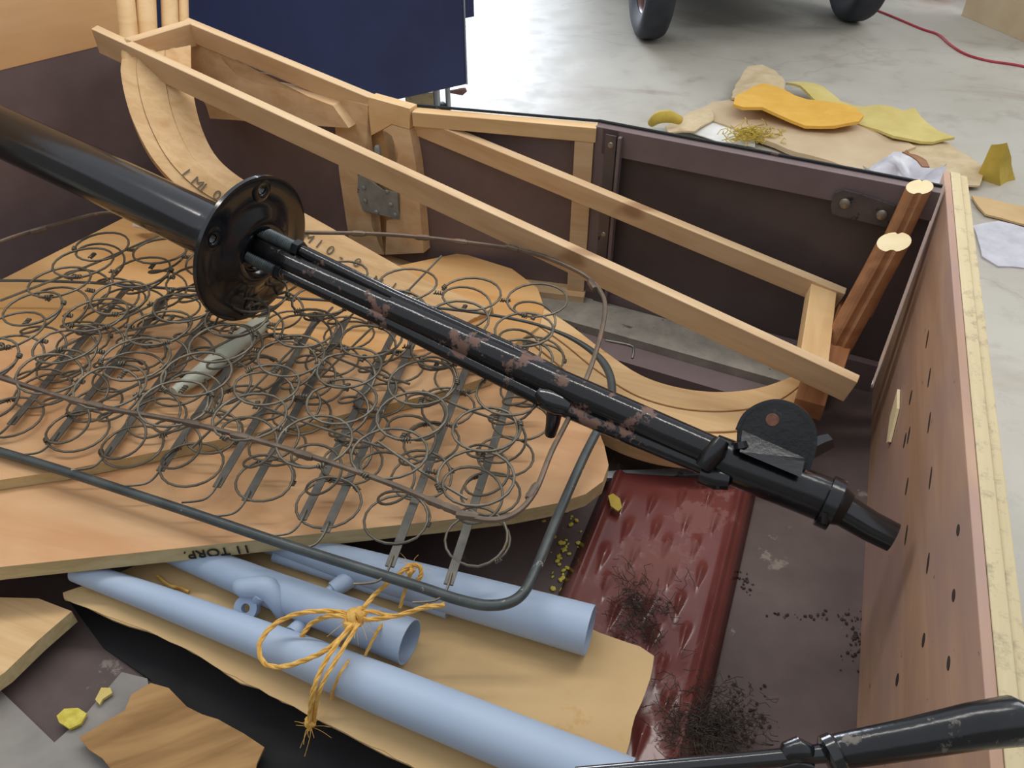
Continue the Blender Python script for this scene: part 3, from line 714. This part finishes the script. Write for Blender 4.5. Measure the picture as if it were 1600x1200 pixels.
# ------------------------------------------------------------------ black lever at bottom right
def H(px, py, t=.70): return T(px, py, t)
lv = thing('hand_lever', 'black painted lever with a thick tapered grip resting on the upright board at bottom right', 'lever', H(1450, 1150))
tubeo('grip', [H(1296, 1178), H(1312, 1174), H(1420, 1155), H(1520, 1135), H(1585, 1126), H(1606, 1128)], [.013, .0145, .0165, .019, .0205, .015], 'black_chip', lv, 24)
tubeo('shaft', [H(1310, 1175), H(1150, 1190), H(900, 1212)], [.008, .007, .007], 'black', lv, 16)
latheo('collar', H(1308, 1176), H(1296, 1180)-H(1310, 1174), [(0, 0), (-.003, .014), (0, .017), (.008, .017), (.011, .013), (.011, 0)], 'black', lv, 24)
tubeo('knuckle', [H(1222, 1186), H(1232, 1175), H(1245, 1172), H(1262, 1178), H(1266, 1186)], [.006, .009, .011, .009, .006], 'black_chip', lv, 16)
tubeo('knuckle', [H(1220, 1196), H(1245, 1190), H(1268, 1198)], [.006, .008, .006], 'black', lv, 12)

# ------------------------------------------------------------------ red pressed panel
ZR = .378
rp = thing('pressed_panel', 'red oxide pressed steel panel with rows of raised dimples lying on the body floor', 'steel panel', U(1020, 900, ZF))
ca, cb = U(962, 738, ZR), U(1172, 752, ZR); ldir = (U(878, 945, ZR)-ca).normalized(); LL = .86
wdir = (cb-ca); WW = wdir.length; wdir.normalize()
cx = ca; Dn = ldir
# local grid with height function
dim = []
for r_ in range(9):
    for c_ in range(4):
        uu = .050+c_*.052+(.013 if r_ % 2 else -.010); vv = .085+r_*.066+c_*-.016+(.01 if c_ % 2 else 0)
        dim.append((uu, vv))
def hgt(uu, vv):
    h = 0
    for rc, rw, rh in ((.008, .007, .010), (WW-.014, .008, .014)):
        h += rh*math.exp(-((uu-rc)/rw)**2)
    for du, dv in dim:
        a_ = (uu-du)+.25*(vv-dv)*0; b_ = (vv-dv)
        if abs(a_) < .03 and abs(b_) < .07:
            wd = .0065*(1+.55*max(-1, min(1, -b_/.03)))
            h += .0075*math.exp(-(a_/wd)**2-(b_/(.020 if b_ < 0 else .030))**2)
    return h
bm = bmesh.new(); nu, nv = 110, 300; G = []
for j in range(nv+1):
    row = []
    for i in range(nu+1):
        uu = WW*i/nu; vv = LL*j/nv; p = ca+wdir*uu+Dn*vv; row.append(bm.verts.new((p.x, p.y, ZR+hgt(uu, vv))))
    G.append(row)
for j in range(nv):
    for i in range(nu): bm.faces.new((G[j][i], G[j][i+1], G[j+1][i+1], G[j+1][i]))
# folded right-hand and left edges
for i, o_ in ((nu, 1), (0, -1)):
    prev = None
    for j in range(nv+1):
        v_ = G[j][i]; q = bm.verts.new((v_.co.x+wdir.x*.018*o_, v_.co.y+wdir.y*.018*o_, ZF+.004))
        if prev: bm.faces.new((prev[0], v_, q, prev[1]))
        prev = (v_, q)
rpo = link('panel', bm, 'red', rp, smooth=True)
md = rpo.modifiers.new('t', 'SOLIDIFY'); md.thickness = .002; md.offset = -1
tag(beam('steel_strip', U(930, 745, .37), U(1100, 738, .37), .02, .012, 'plate'), 'grey steel strip lying at the head of the red panel', 'steel strip')

# ------------------------------------------------------------------ cardboard, tubes, twine
ZC = .425
cbp = [(98, 926), (160, 905), (290, 850), (420, 845), (640, 880), (900, 975), (955, 995), (1000, 1010), (1022, 1025), (1016, 1060), (992, 1120), (978, 1180), (972, 1270), (760, 1270), (640, 1195), (540, 1145), (440, 1095), (350, 1050), (300, 1018), (230, 985), (150, 955), (100, 935)]
cb_ = thing('cardboard_sheet', 'torn edged tan cardboard sheet under the blue-grey tubes', 'cardboard', U(700, 1050, ZC))
sheet('liner', pxs(cbp, ZC), flatz(ZC), .0012, 'card', cb_, step=.02, rag=.0016)
sheet('fluted_core', pxs(cbp, ZC), flatz(ZC-.0013), .004, 'card', cb_, step=.03, rag=.004, seed=4)
tag(beam('support_batten', U(230, 940, ZF+.033), U(700, 1160, ZF+.033), .06, .066, 'oldwood'), 'old timber batten on the body floor under the torn cardboard', 'timber')

def ctube(name, label, pts, th=.0018, openend=True):
    """tapered thin-walled tube lying on the cardboard: pts = (px, py, r)"""
    P = [(U(x, y, ZC+r+.0005), r) for x, y, r in pts]
    t = thing(name, label, 'tube', U(pts[0][0], pts[0][1], ZC), 'blue-grey painted tubes on the cardboard')
    bm = bmesh.new(); n = 40
    ro = tube(bm, [p for p, r in P], [r for p, r in P], n, cap=False)
    ri = tube(bm, [p for p, r in P], [r-th for p, r in P], n, cap=False)
    for e in (0, -1):
        for k in range(n): bm.faces.new((ro[e][k], ro[e][(k+1) % n], ri[e][(k+1) % n], ri[e][k]))
    link('tube_wall', bm, 'bluegrey', t, smooth=True)
    return t
tA = ctube('tapered_tube', 'blue-grey tapered tube nearest the viewer, running off the bottom edge', [(120, 892, .019), (240, 935, .023), (400, 996, .028), (600, 1078, .036), (980, 1232, .040)])
tB = ctube('tapered_tube', 'blue-grey tapered tube with cast lugs, open end in the middle of the cardboard', [(255, 852, .024), (400, 912, .029), (640, 1003, .036)])
tC = ctube('tapered_tube', 'blue-grey tapered tube farthest from the viewer, passing under the spring frame', [(420, 845, .022), (560, 885, .030), (740, 935, .036), (922, 985, .040)])
# lugs on tube B
def lug(pts, hole, par, dz=.03):
    P = smoothpath([U(x, y, ZC+dz) for x, y in pts], 3, True); bm = bmesh.new(); prism(bm, P, V((0, 0, -.014)))
    return link('lug', bm, 'bluegrey', par, bevel=.004)
sd = tubeo('saddle', [U(372, 912, ZC+.050), U(380, 918, ZC+.052), U(398, 918, ZC+.054), U(418, 920, ZC+.056), U(432, 940, ZC+.042), U(440, 960, ZC+.018)], [.010, .016, .018, .020, .015, .010], 'bluegrey', tB, 14, k=3)
c0 = U(386, 950, ZC+.026); ez = V((-.15, -.62, .77)).normalized()
latheo('lug_eye', c0, ez, [(-.006, .0075), (-.007, .020), (.007, .020), (.006, .0075), (-.006, .0075)], 'bluegrey', tB, 28)
tubeo('lug_arm', [c0+V((.012, .012, .004)), U(408, 930, ZC+.050), U(414, 912, ZC+.058)], [.011, .013, .012], 'bluegrey', tB, 12)
# thin tube and spigot between B and C
t = thing('thin_rod', 'thin blue-grey rod with a short side spigot lying between the lugged and farthest tubes', 'rod', U(540, 905, ZC))
tubeo('rod', [U(430, 868, ZC+.014), U(700, 955, ZC+.014)], .0125, 'bluegrey', t, 16)
tubeo('spigot', [U(548, 903, ZC+.024), U(520, 922, ZC+.022)], [.017, .014], 'bluegrey', t, 16)
tubeo('spigot_neck', [U(522, 920, ZC+.022), U(512, 928, ZC+.022)], [.010, .010], 'bluegrey', t, 16)
t = thing('short_peg', 'small blue-grey peg end poking out between the nearest and lugged tubes', 'peg', U(470, 985, ZC))
tubeo('peg', [U(478, 970, ZC+.015), U(458, 992, ZC+.017)], [.013, .016], 'bluegrey', t, 14)

tw = thing('twine', 'yellow sisal twine tied in a bow round the blue-grey tubes', 'twine', U(555, 965, .5))
zk = .525
def tp(l): return [U(x, y, z) for x, y, z in l]
def strand(pts, r=.0036):
    P = smoothpath(tp(pts), 7); bm = bmesh.new()
    for ph in (0, 2.09, 4.19):
        Q = []
        for i_, p in enumerate(P):
            d = (P[min(i_+1, len(P)-1)]-P[max(i_-1, 0)]).normalized(); d_, s_, u_ = frame_of(d)
            Q.append(p+(s_*math.cos(i_*.55+ph)+u_*math.sin(i_*.55+ph))*r*.52)
        tube(bm, Q, r*.62, 6)
    return link('strand', bm, 'twine', tw, smooth=True)
strand([(558, 962, zk), (520, 955, zk), (470, 958, zk), (430, 975, zk-.01), (406, 1005, zk-.015), (412, 1035, zk-.02), (440, 1042, zk-.015), (480, 1030, zk-.01), (515, 1012, zk), (550, 980, zk)])
strand([(556, 968, zk), (520, 962, zk+.005), (490, 972, zk-.03), (474, 990, zk-.04), (470, 1004, zk-.05), (476, 1018, zk-.05)])
strand([(552, 972, zk+.003), (520, 1015, zk+.01), (500, 1050, zk), (488, 1085, zk-.02), (484, 1125, .45), (484, 1140, .43)])
strand([(560, 975, zk+.003), (532, 1020, zk+.006), (508, 1060, zk-.005), (496, 1090, zk-.03), (490, 1128, .44)], .0032)
strand([(556, 962, zk), (575, 968, zk+.004), (620, 962, zk+.02), (660, 950, zk+.035), (695, 945, zk+.04)])
strand([(556, 965, zk), (575, 955, zk+.004), (620, 962, zk+.014), (670, 946, zk+.03)], .003)
strand([(560, 962, zk), (580, 935, zk), (598, 918, zk-.005), (622, 898, zk), (640, 884, zk+.005), (655, 885, zk), (658, 898, zk-.01), (650, 910, zk-.02)])
strand([(625, 950, .46), (632, 925, .48), (640, 900, zk-.01), (648, 890, zk)], .0028)
strand([(600, 970, .49), (585, 995, .50), (570, 1025, .48), (562, 1042, .43)], .0024)
strand([(545, 1032, .50), (530, 1055, .505), (520, 1080, .47), (518, 1092, .43)], .0022)
for (x, y, z, r) in ((555, 965, zk, .016), (548, 975, zk-.002, .012), (563, 958, zk, .011), (485, 1128, .440, .010), (640, 892, zk, .007)):
    bm = bmesh.new()
    for q in range(3):
        ax = V((random.uniform(-1, 1), random.uniform(-1, 1), random.uniform(-1, 1))).normalized(); e1_ = ax.orthogonal().normalized(); e2_ = ax.cross(e1_)
        c_ = U(x, y, z); tube(bm, [c_+(e1_*math.cos(k*math.pi/8)+e2_*math.sin(k*math.pi/8))*r*.62 for k in range(16)], r*.38, 7, closed=True)
    link('knot', bm, 'twine', tw, smooth=True)
bm = bmesh.new(); rnd = random.Random(11)
for (x, y, z, n_) in ((555, 970, zk, 26), (485, 1135, .435, 16), (645, 888, zk, 8)):
    c_ = U(x, y, z)
    for k in range(n_):
        d = V((rnd.gauss(0, 1), rnd.gauss(0, 1), rnd.gauss(0, .4))).normalized()*rnd.uniform(.015, .04)
        tube(bm, smoothpath([c_, c_+d*.5+V((0, 0, .004)), c_+d+V((rnd.uniform(-.008, .008), rnd.uniform(-.008, .008), -.004))], 3), .00035, 3)
tag(link('loose_fibres', bm, 'twine', tw), kind='stuff')
o = tubeo('twine_scrap', [U(246, 900, ZC+.004), U(265, 915, ZC+.006), U(280, 918, ZC+.004), U(295, 925, ZC+.004)], .003, 'twine', None, 6, k=4)
tag(o, 'short orange scrap of twine on the cardboard beside the nearest tube', 'twine')

# ------------------------------------------------------------------ things at bottom left
t = thing('timber_plank', 'pale timber plank end at the left edge below the plywood', 'timber', U(30, 1000, ZF+.05))
sheet('plank', pxs([(-120, 930), (60, 935), (112, 955), (60, 1000), (8, 1050), (-120, 1140)], .415), flatz(.415), .03, ['ash_world', 'ply_edge'], t, step=.05, smooth=False)
o = sheet('grey_board', pxs([(-60, 1045), (0, 1078), (85, 1160), (130, 1120), (190, 1050), (230, 1060), (240, 1110), (330, 1180), (330, 1280), (-60, 1280)], .362), flatz(.362), .010, 'greyboard', step=.06, smooth=False)
tag(o, 'dusty grey board lying at the bottom left corner', 'board')
o = sheet('torn_veneer', pxs([(122, 1150), (195, 1110), (205, 1085), (235, 1066), (262, 1072), (290, 1100), (340, 1122), (380, 1145), (412, 1165), (400, 1190), (385, 1260), (230, 1260)], .385), wavy(.378, .012, 9), .004, 'oldwood', step=.025, rag=.003)
tag(o, 'torn brown wood-grained sheet lying in front of the cardboard', 'wood sheet')
for (pts, lab) in (([(88, 1118), (100, 1107), (122, 1106), (135, 1114), (126, 1130), (108, 1138), (92, 1128)], 'bright yellow scrap on the grey board at bottom left'),
                   ([(148, 1092), (158, 1074), (172, 1074), (175, 1082), (160, 1092), (155, 1100)], 'small dull yellow scrap beyond the bright yellow one')):
    tag(sheet('foam_scrap', pxs(pts, .372), wavy(.369, .004, 30, 2), .005, 'paleyellow' if 'dull' in lab else 'chipyellow', step=.01), lab, 'scrap')

o = sheet('rubber_mat', pxs([(105, 935), (160, 1010), (235, 1062), (250, 1110), (350, 1180), (400, 1290), (1000, 1290), (900, 1170), (600, 1040), (300, 930)], .356), flatz(.356), .005, 'black_mat', step=.05, smooth=False)  # added sheet: its near-black colour makes the dark area under the cardboard
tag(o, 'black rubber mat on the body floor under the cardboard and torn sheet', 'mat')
# ------------------------------------------------------------------ crumbs and dirt on the body floor
def crumbs(name, spots, mat, label, z, smin, smax, seed):
    rnd = random.Random(seed); bm = bmesh.new()
    for (x, y, sx, sy, n_) in spots:
        for k in range(n_):
            p = U(x+rnd.gauss(0, sx), y+rnd.gauss(0, sy), z); s = rnd.uniform(smin, smax)
            m_ = Matrix.Translation(p+V((0, 0, s*.3))) @ Matrix.Rotation(rnd.uniform(0, 6), 4, 'Z') @ Matrix.Diagonal((s, s*rnd.uniform(.4, .9), s*.45, 1))
            bmesh.ops.create_icosphere(bm, subdivisions=1, radius=1, matrix=m_)
    o = link(name, bm, mat); tag(o, label, 'debris', kind='stuff')
crumbs('crumbs', [(880, 860, 12, 18, 16), (870, 900, 8, 18, 14), (895, 830, 10, 12, 8), (845, 800, 16, 10, 6)], 'chipyellow', 'yellow and white crumbs on the brown floor left of the red panel', ZF+.001, .002, .007, 5)
crumbs('dirt_crumbs', [(1345, 1010, 14, 22, 50), (1330, 980, 12, 14, 20), (1260, 963, 36, 3, 26), (1170, 1110, 18, 26, 60), (1140, 1150, 30, 20, 60), (1165, 915, 6, 9, 18)], 'moss', 'dark dirt crumbs scattered over the brown floor at right', ZF+.001, .001, .0042, 6)
bm = bmesh.new(); rnd = random.Random(8)
for k in range(420):
    c_ = U(rnd.gauss(1110, 34), rnd.gauss(1135, 26), ZR+.012); p = [c_]
    for q in range(4): p.append(p[-1]+V((rnd.gauss(0, .009), rnd.gauss(0, .009), rnd.uniform(-.003, .006))))
    tube(bm, p, .0006, 3)
for k in range(140):
    c_ = U(rnd.gauss(1000, 24), rnd.gauss(960, 26), ZR+.010); p = [c_]
    for q in range(4): p.append(p[-1]+V((rnd.gauss(0, .010), rnd.gauss(0, .012), rnd.uniform(-.002, .003))))
    tube(bm, p, .0006, 3)
tag(link('dry_fibre_tuft', bm, 'moss'), 'tuft of dark dry fibres and roots on the near end of the red panel', 'debris', kind='stuff')
tag(sheet('leaf_chip', pxs([(950, 775), (958, 770), (968, 780), (972, 793), (966, 797), (954, 790)], ZR+.02), wavy(ZR+.016, .006, 30), .003, 'olive', step=.008), 'small yellowish chip at the top left of the red panel', 'scrap')

# ------------------------------------------------------------------ background: hides and sheets on the concrete
def onfloor(name, pts, z, amp, th, mat, label, cat, sc=4, seed=0, rag=.006, step=.05):
    return tag(sheet(name, pxs(pts, z), wavy(z-amp*.5, amp, sc, seed), th, mat, step=step, rag=rag, seed=seed), label, cat)
onfloor('fibre_sheet', [(1092, 172), (1112, 160), (1150, 155), (1240, 165), (1345, 190), (1432, 228), (1346, 266), (1300, 250), (1230, 232), (1180, 212), (1150, 200), (1115, 188)], .035, .02, .022, 'sheet', 'large tan sheet lying on the concrete beyond the body side', 'sheet', 2)
onfloor('leather_hide', [(1143, 150), (1150, 125), (1168, 108), (1190, 103), (1212, 110), (1226, 130), (1225, 150), (1190, 158)], .060, .04, .012, 'hide', 'rough tan fleece scrap at the far end of the tan sheet', 'hide', 6, 2)
onfloor('leather_hide', [(1145, 167), (1152, 150), (1175, 136), (1192, 131), (1225, 140), (1262, 152), (1300, 160), (1335, 170), (1350, 180), (1342, 190), (1305, 195), (1260, 191), (1215, 180), (1190, 174), (1160, 173)], .090, .030, .014, 'yellow', 'bright orange-yellow leather piece on top of the tan sheet', 'hide', 4, 3)
onfloor('leather_hide', [(1228, 131), (1260, 131), (1300, 145), (1350, 165), (1410, 178), (1428, 170), (1448, 190), (1465, 203), (1492, 215), (1440, 219), (1395, 216), (1372, 203), (1330, 185), (1270, 155)], .05, .05, .012, 'paleyellow', 'long pale yellow leather piece behind the orange-yellow one', 'hide', 4, 5)
onfloor('leather_hide', [(1345, 188), (1420, 215), (1480, 222), (1535, 262), (1530, 292), (1465, 290), (1440, 260), (1400, 245)], .02, .02, .008, 'hide', 'cream hide lying flat between the tan sheet and the upright board', 'hide', 4, 7)
onfloor('paper_sheet', [(1078, 205), (1100, 190), (1140, 196), (1175, 212), (1180, 228), (1120, 220)], .02, .02, .004, 'paper', 'white paper sheet behind the top edge of the body side', 'paper', 5, 8)
onfloor('leather_hide', [(1040, 195), (1068, 183), (1110, 172), (1115, 190), (1085, 208), (1045, 206)], .03, .03, .008, 'hide', 'cream hide scrap left of the white paper behind the body side', 'hide', 5, 9)
o = tubeo('leather_curl', [U(1018, 192, .04), U(1028, 184, .08), U(1045, 182, .09), U(1062, 188, .06)], [.02, .028, .028, .02], 'olive', None, 12, k=3)
tag(o, 'brown and yellow curled leather strip behind the joint of the body side', 'leather strip')
onfloor('plastic_wrap', [(1345, 270), (1375, 248), (1420, 240), (1455, 258), (1475, 268), (1465, 300), (1400, 288)], .10, .10, .006, 'bluish', 'crumpled clear plastic and brown paper in front of the cream hide', 'plastic', 7, 10, .01, .03)
onfloor('paper_flap', [(1408, 242), (1418, 230), (1436, 242), (1452, 262), (1440, 262), (1420, 252)], .17, .05, .005, 'redwood', 'small brown folded flap on the clear plastic', 'paper', 7, 11, .004, .03)
bm = bmesh.new(); rnd = random.Random(9)
for k in range(120):
    c_ = U(rnd.gauss(1172, 18), rnd.gauss(213, 6), .04); p = [c_]
    for q in range(3): p.append(p[-1]+V((rnd.gauss(0, .02), rnd.gauss(0, .02), rnd.uniform(-.005, .02))))
    tube(bm, p, .0022, 3)
tag(link('straw_tuft', bm, 'olive'), 'tuft of olive straw fibres poking out from under the tan sheet', 'debris', kind='stuff')
# folded yellow piece standing up
t = thing('folded_hide', 'folded olive-yellow hide piece standing up on the concrete at far right', 'hide', U(1558, 282, 0))
bm = bmesh.new()
base_ = [U(1530, 280, .0), U(1560, 290, .0), U(1585, 280, .0)]
topv = [T(1548, 226, base_[0].y/ray(1548, 226).y*1.0), T(1570, 222, base_[1].y/ray(1570, 222).y)]
bL, bM_, bR = base_; tL, tR = topv
mid = (tL+tR)/2+V((0, .05, .0))
vs = [bm.verts.new(x) for x in (bL, bM_, bR, tR, tL, bL.lerp(bR, .5)+V((0, .12, 0)))]
bm.faces.new((vs[0], vs[1], vs[4])); bm.faces.new((vs[1], vs[3], vs[4])); bm.faces.new((vs[1], vs[2], vs[3])); bm.faces.new((vs[2], vs[5], vs[3])); bm.faces.new((vs[5], vs[0], vs[4])); bm.faces.new((vs[5], vs[4], vs[3]))
bmesh.ops.subdivide_edges(bm, edges=bm.edges, cuts=4, use_grid_fill=True)
for v_ in bm.verts: v_.co += V((noise.noise(v_.co*9), noise.noise(v_.co*9+V((5, 0, 0))), 0))*.02
link('flap', bm, 'olive', t, smooth=True)
onfloor('fibre_sheet', [(1518, 306), (1600, 322), (1650, 335), (1650, 362), (1540, 335)], .012, .006, .008, 'card', 'orange-tan sheet on the concrete just outside the upright board', 'sheet', 3, 12)
onfloor('paper_sheet', [(1520, 352), (1560, 345), (1660, 372), (1660, 420), (1560, 415), (1535, 400)], .008, .006, .006, 'bluish', 'pale grey sheet on the concrete near the orange-tan one', 'paper', 3, 13)

# ------------------------------------------------------------------ red cord, far boxes
o = tubeo('power_cord', [U(x, y, .006) for x, y in ((1350, 8), (1395, 26), (1440, 45), (1466, 54), (1485, 70), (1510, 85), (1545, 95), (1585, 101), (1640, 112))], .007, 'redcord', None, 8, k=6)
tag(o, 'thin red power cord snaking over the concrete toward the vehicle', 'cord')
p0 = U(1508, 26, 0); p1 = U(1640, 82, 0)
tag(beam('brown_panel', p0+V((0, .03, .30)), p1+V((0, .03, .30)), .03, .6, 'sheet'), 'brown board standing on the floor at the top right corner', 'board')
t = thing('red_toolbox', 'red and black toolbox cut off by the top edge near the cord', 'box', U(1470, 4, 0))
bm = bmesh.new(); p = U(1470, -2, 0); box(bm, (p.x, p.y+.12, .08), (.20, .2, .14)); link('case', bm, 'redcord', t, bevel=.01)
bm = bmesh.new(); box(bm, (p.x+.17, p.y+.12, .05), (.13, .16, .09)); link('base', bm, 'tyre', t, bevel=.01)

# ------------------------------------------------------------------ blue-black cabinet on castors
cA = U(728, 130, .30); cdir = V((-.85, -.53, 0)).normalized(); cback = V((-.53, .85, 0)).normalized()
cB = cA+cdir*1.42
cab = thing('cabinet', 'tall dark blue steel cabinet on castors behind the body', 'cabinet', V((cA.x, cA.y, 0))+cdir*.7)
beam('carcass', cA+cback*.26+V((0, 0, .55)), cB+cback*.26+V((0, 0, .55)), .46, 1.0, 'cabinet', cab)
beam('door', cA+cback*.0+V((0, 0, .52)), cB+V((0, 0, .52)), .022, 1.04, 'cabinet', cab)
tubeo('door_edge', [cA+V((.005, -.012, .0)), cA+V((.005, -.012, 1.04))], .004, 'castor', cab, 6)
sA = cA+V((.02, .10, 0)); beam('side_shelf', sA+cback*.1+V((.03, 0, .62)), sA+cback*.4+V((.03, 0, .62)), .09, .82, 'cabinet', cab)
for (x, y, dz) in ((690, 150, 0), (480, 150, 0)):
    p = U(x, y, .15) if x > 600 else cA+cdir*1.2+cback*.1+V((0, 0, -.15)); ct = latheo('castor', V((p.x, p.y, .06)), V((.8, .5, 0)), [(-.02, 0), (-.02, .05), (-.012, .06), (.012, .06), (.02, .05), (.02, 0)], 'tyre', cab, 24)
    tubeo('castor_fork', [V((p.x, p.y, .06))+V((-.02, -.03, 0)), V((p.x, p.y, .20))+V((-.02, -.03, 0)), V((p.x, p.y, .31))], .016, 'castor', ct, 10)
    tubeo('castor_fork', [V((p.x, p.y, .06))+V((.03, -.01, 0)), V((p.x, p.y, .20))+V((.03, -.01, 0)), V((p.x+.02, p.y, .31))], .012, 'castor', ct, 10)
q = U(722, 150, .12); tubeo('lock_lever', [V((q.x-.06, q.y, .14)), V((q.x, q.y, .14)), V((q.x+.02, q.y, .15))], [.006, .018, .010], 'rim', cab, 8)
p = U(655, 152, .16); bm = bmesh.new(); box(bm, (p.x, p.y+.05, .09), (.13, .10, .18)); 
tag(link('wood_block', bm, 'board_top', bevel=.004), 'small pale wood block beside the cabinet castor', 'wood block')

# ------------------------------------------------------------------ parked vehicle at the top
w1 = U(1010, 57, 0); w2 = U(1324, 30, 0); ax = (w2-w1).normalized(); fw = V((-ax.y, ax.x, 0))
car = thing('parked_car', 'dark vehicle parked on the concrete, only its front tyres in view', 'car', (w1+w2)/2)
def wheel(p, steer=0):
    a2 = (Matrix.Rotation(steer, 3, 'Z') @ ax); R = .34; c_ = V((p.x, p.y, R))
    pr = [(-.055, .20), (-.075, .235), (-.085, .29), (-.07, .325), (-.045, .338), (0, .34), (.045, .338), (.07, .325), (.085, .29), (.075, .235), (.055, .20), (-.055, .20)]
    ty = latheo('tyre', c_, a2, pr, 'tyre', car, 48)
    latheo('rim', c_, a2, [(-.062, .215), (-.05, .20), (-.03, .19), (.03, .19), (.05, .20), (.062, .215), (.05, .205), (-.05, .205)], 'rim', ty, 40)
    latheo('hub', c_, a2, [(-.05, 0), (-.05, .05), (-.02, .07), (.02, .07), (.05, .05), (.05, 0)], 'hub', ty, 24)
    d, s_, u_ = frame_of(a2); bm = bmesh.new()
    for k in range(12):
        an = 2*math.pi*k/12; v_ = s_*math.cos(an)+u_*math.sin(an); tube(bm, [c_+v_*.05-a2*.02*(-1)**k, c_+v_*.195], .009, 6)
    link('spokes', bm, 'rim', ty, smooth=True)
wheel(w1, -.2); wheel(w2, -.2); wheel(w1+fw*2.5); wheel(w2+fw*2.5)
mid = (w1+w2)/2
def loft(name, secs, mat, par):
    bm = bmesh.new(); rr = []
    for (f, hw, z0, z1) in secs:
        c_ = mid+fw*f; rr.append([bm.verts.new((c_+ax*a_).to_tuple()[:2]+(z_,)) for a_, z_ in ((-hw, z0), (hw, z0), (hw*1.02, (z0+z1)/2), (hw*.85, z1), (-hw*.85, z1), (-hw*1.02, (z0+z1)/2))])
    for a_, b_ in zip(rr, rr[1:]):
        for k in range(6): bm.faces.new((a_[k], a_[(k+1) % 6], b_[(k+1) % 6], b_[k]))
    bm.faces.new(rr[0]); bm.faces.new(rr[-1][::-1]); return link(name, bm, mat, par, bevel=.02)
loft('body_shell', [(-.35, .50, .40, .75), (-.2, .58, .33, .95), (.45, .60, .33, 1.05), (.9, .62, .33, 1.08), (3.0, .62, .33, 1.0), (3.2, .5, .4, .8)], 'carpaint', car)
loft('cabin', [(.8, .55, 1.0, 1.08), (1.2, .55, 1.0, 1.55), (2.4, .55, 1.0, 1.55), (2.8, .5, .95, 1.0)], 'carpaint', car)
tubeo('front_axle', [w1+V((0, 0, .34)), w2+V((0, 0, .34))], .03, 'tyre', car, 10)
tubeo('rear_axle', [w1+fw*2.5+V((0, 0, .34)), w2+fw*2.5+V((0, 0, .34))], .03, 'tyre', car, 10)
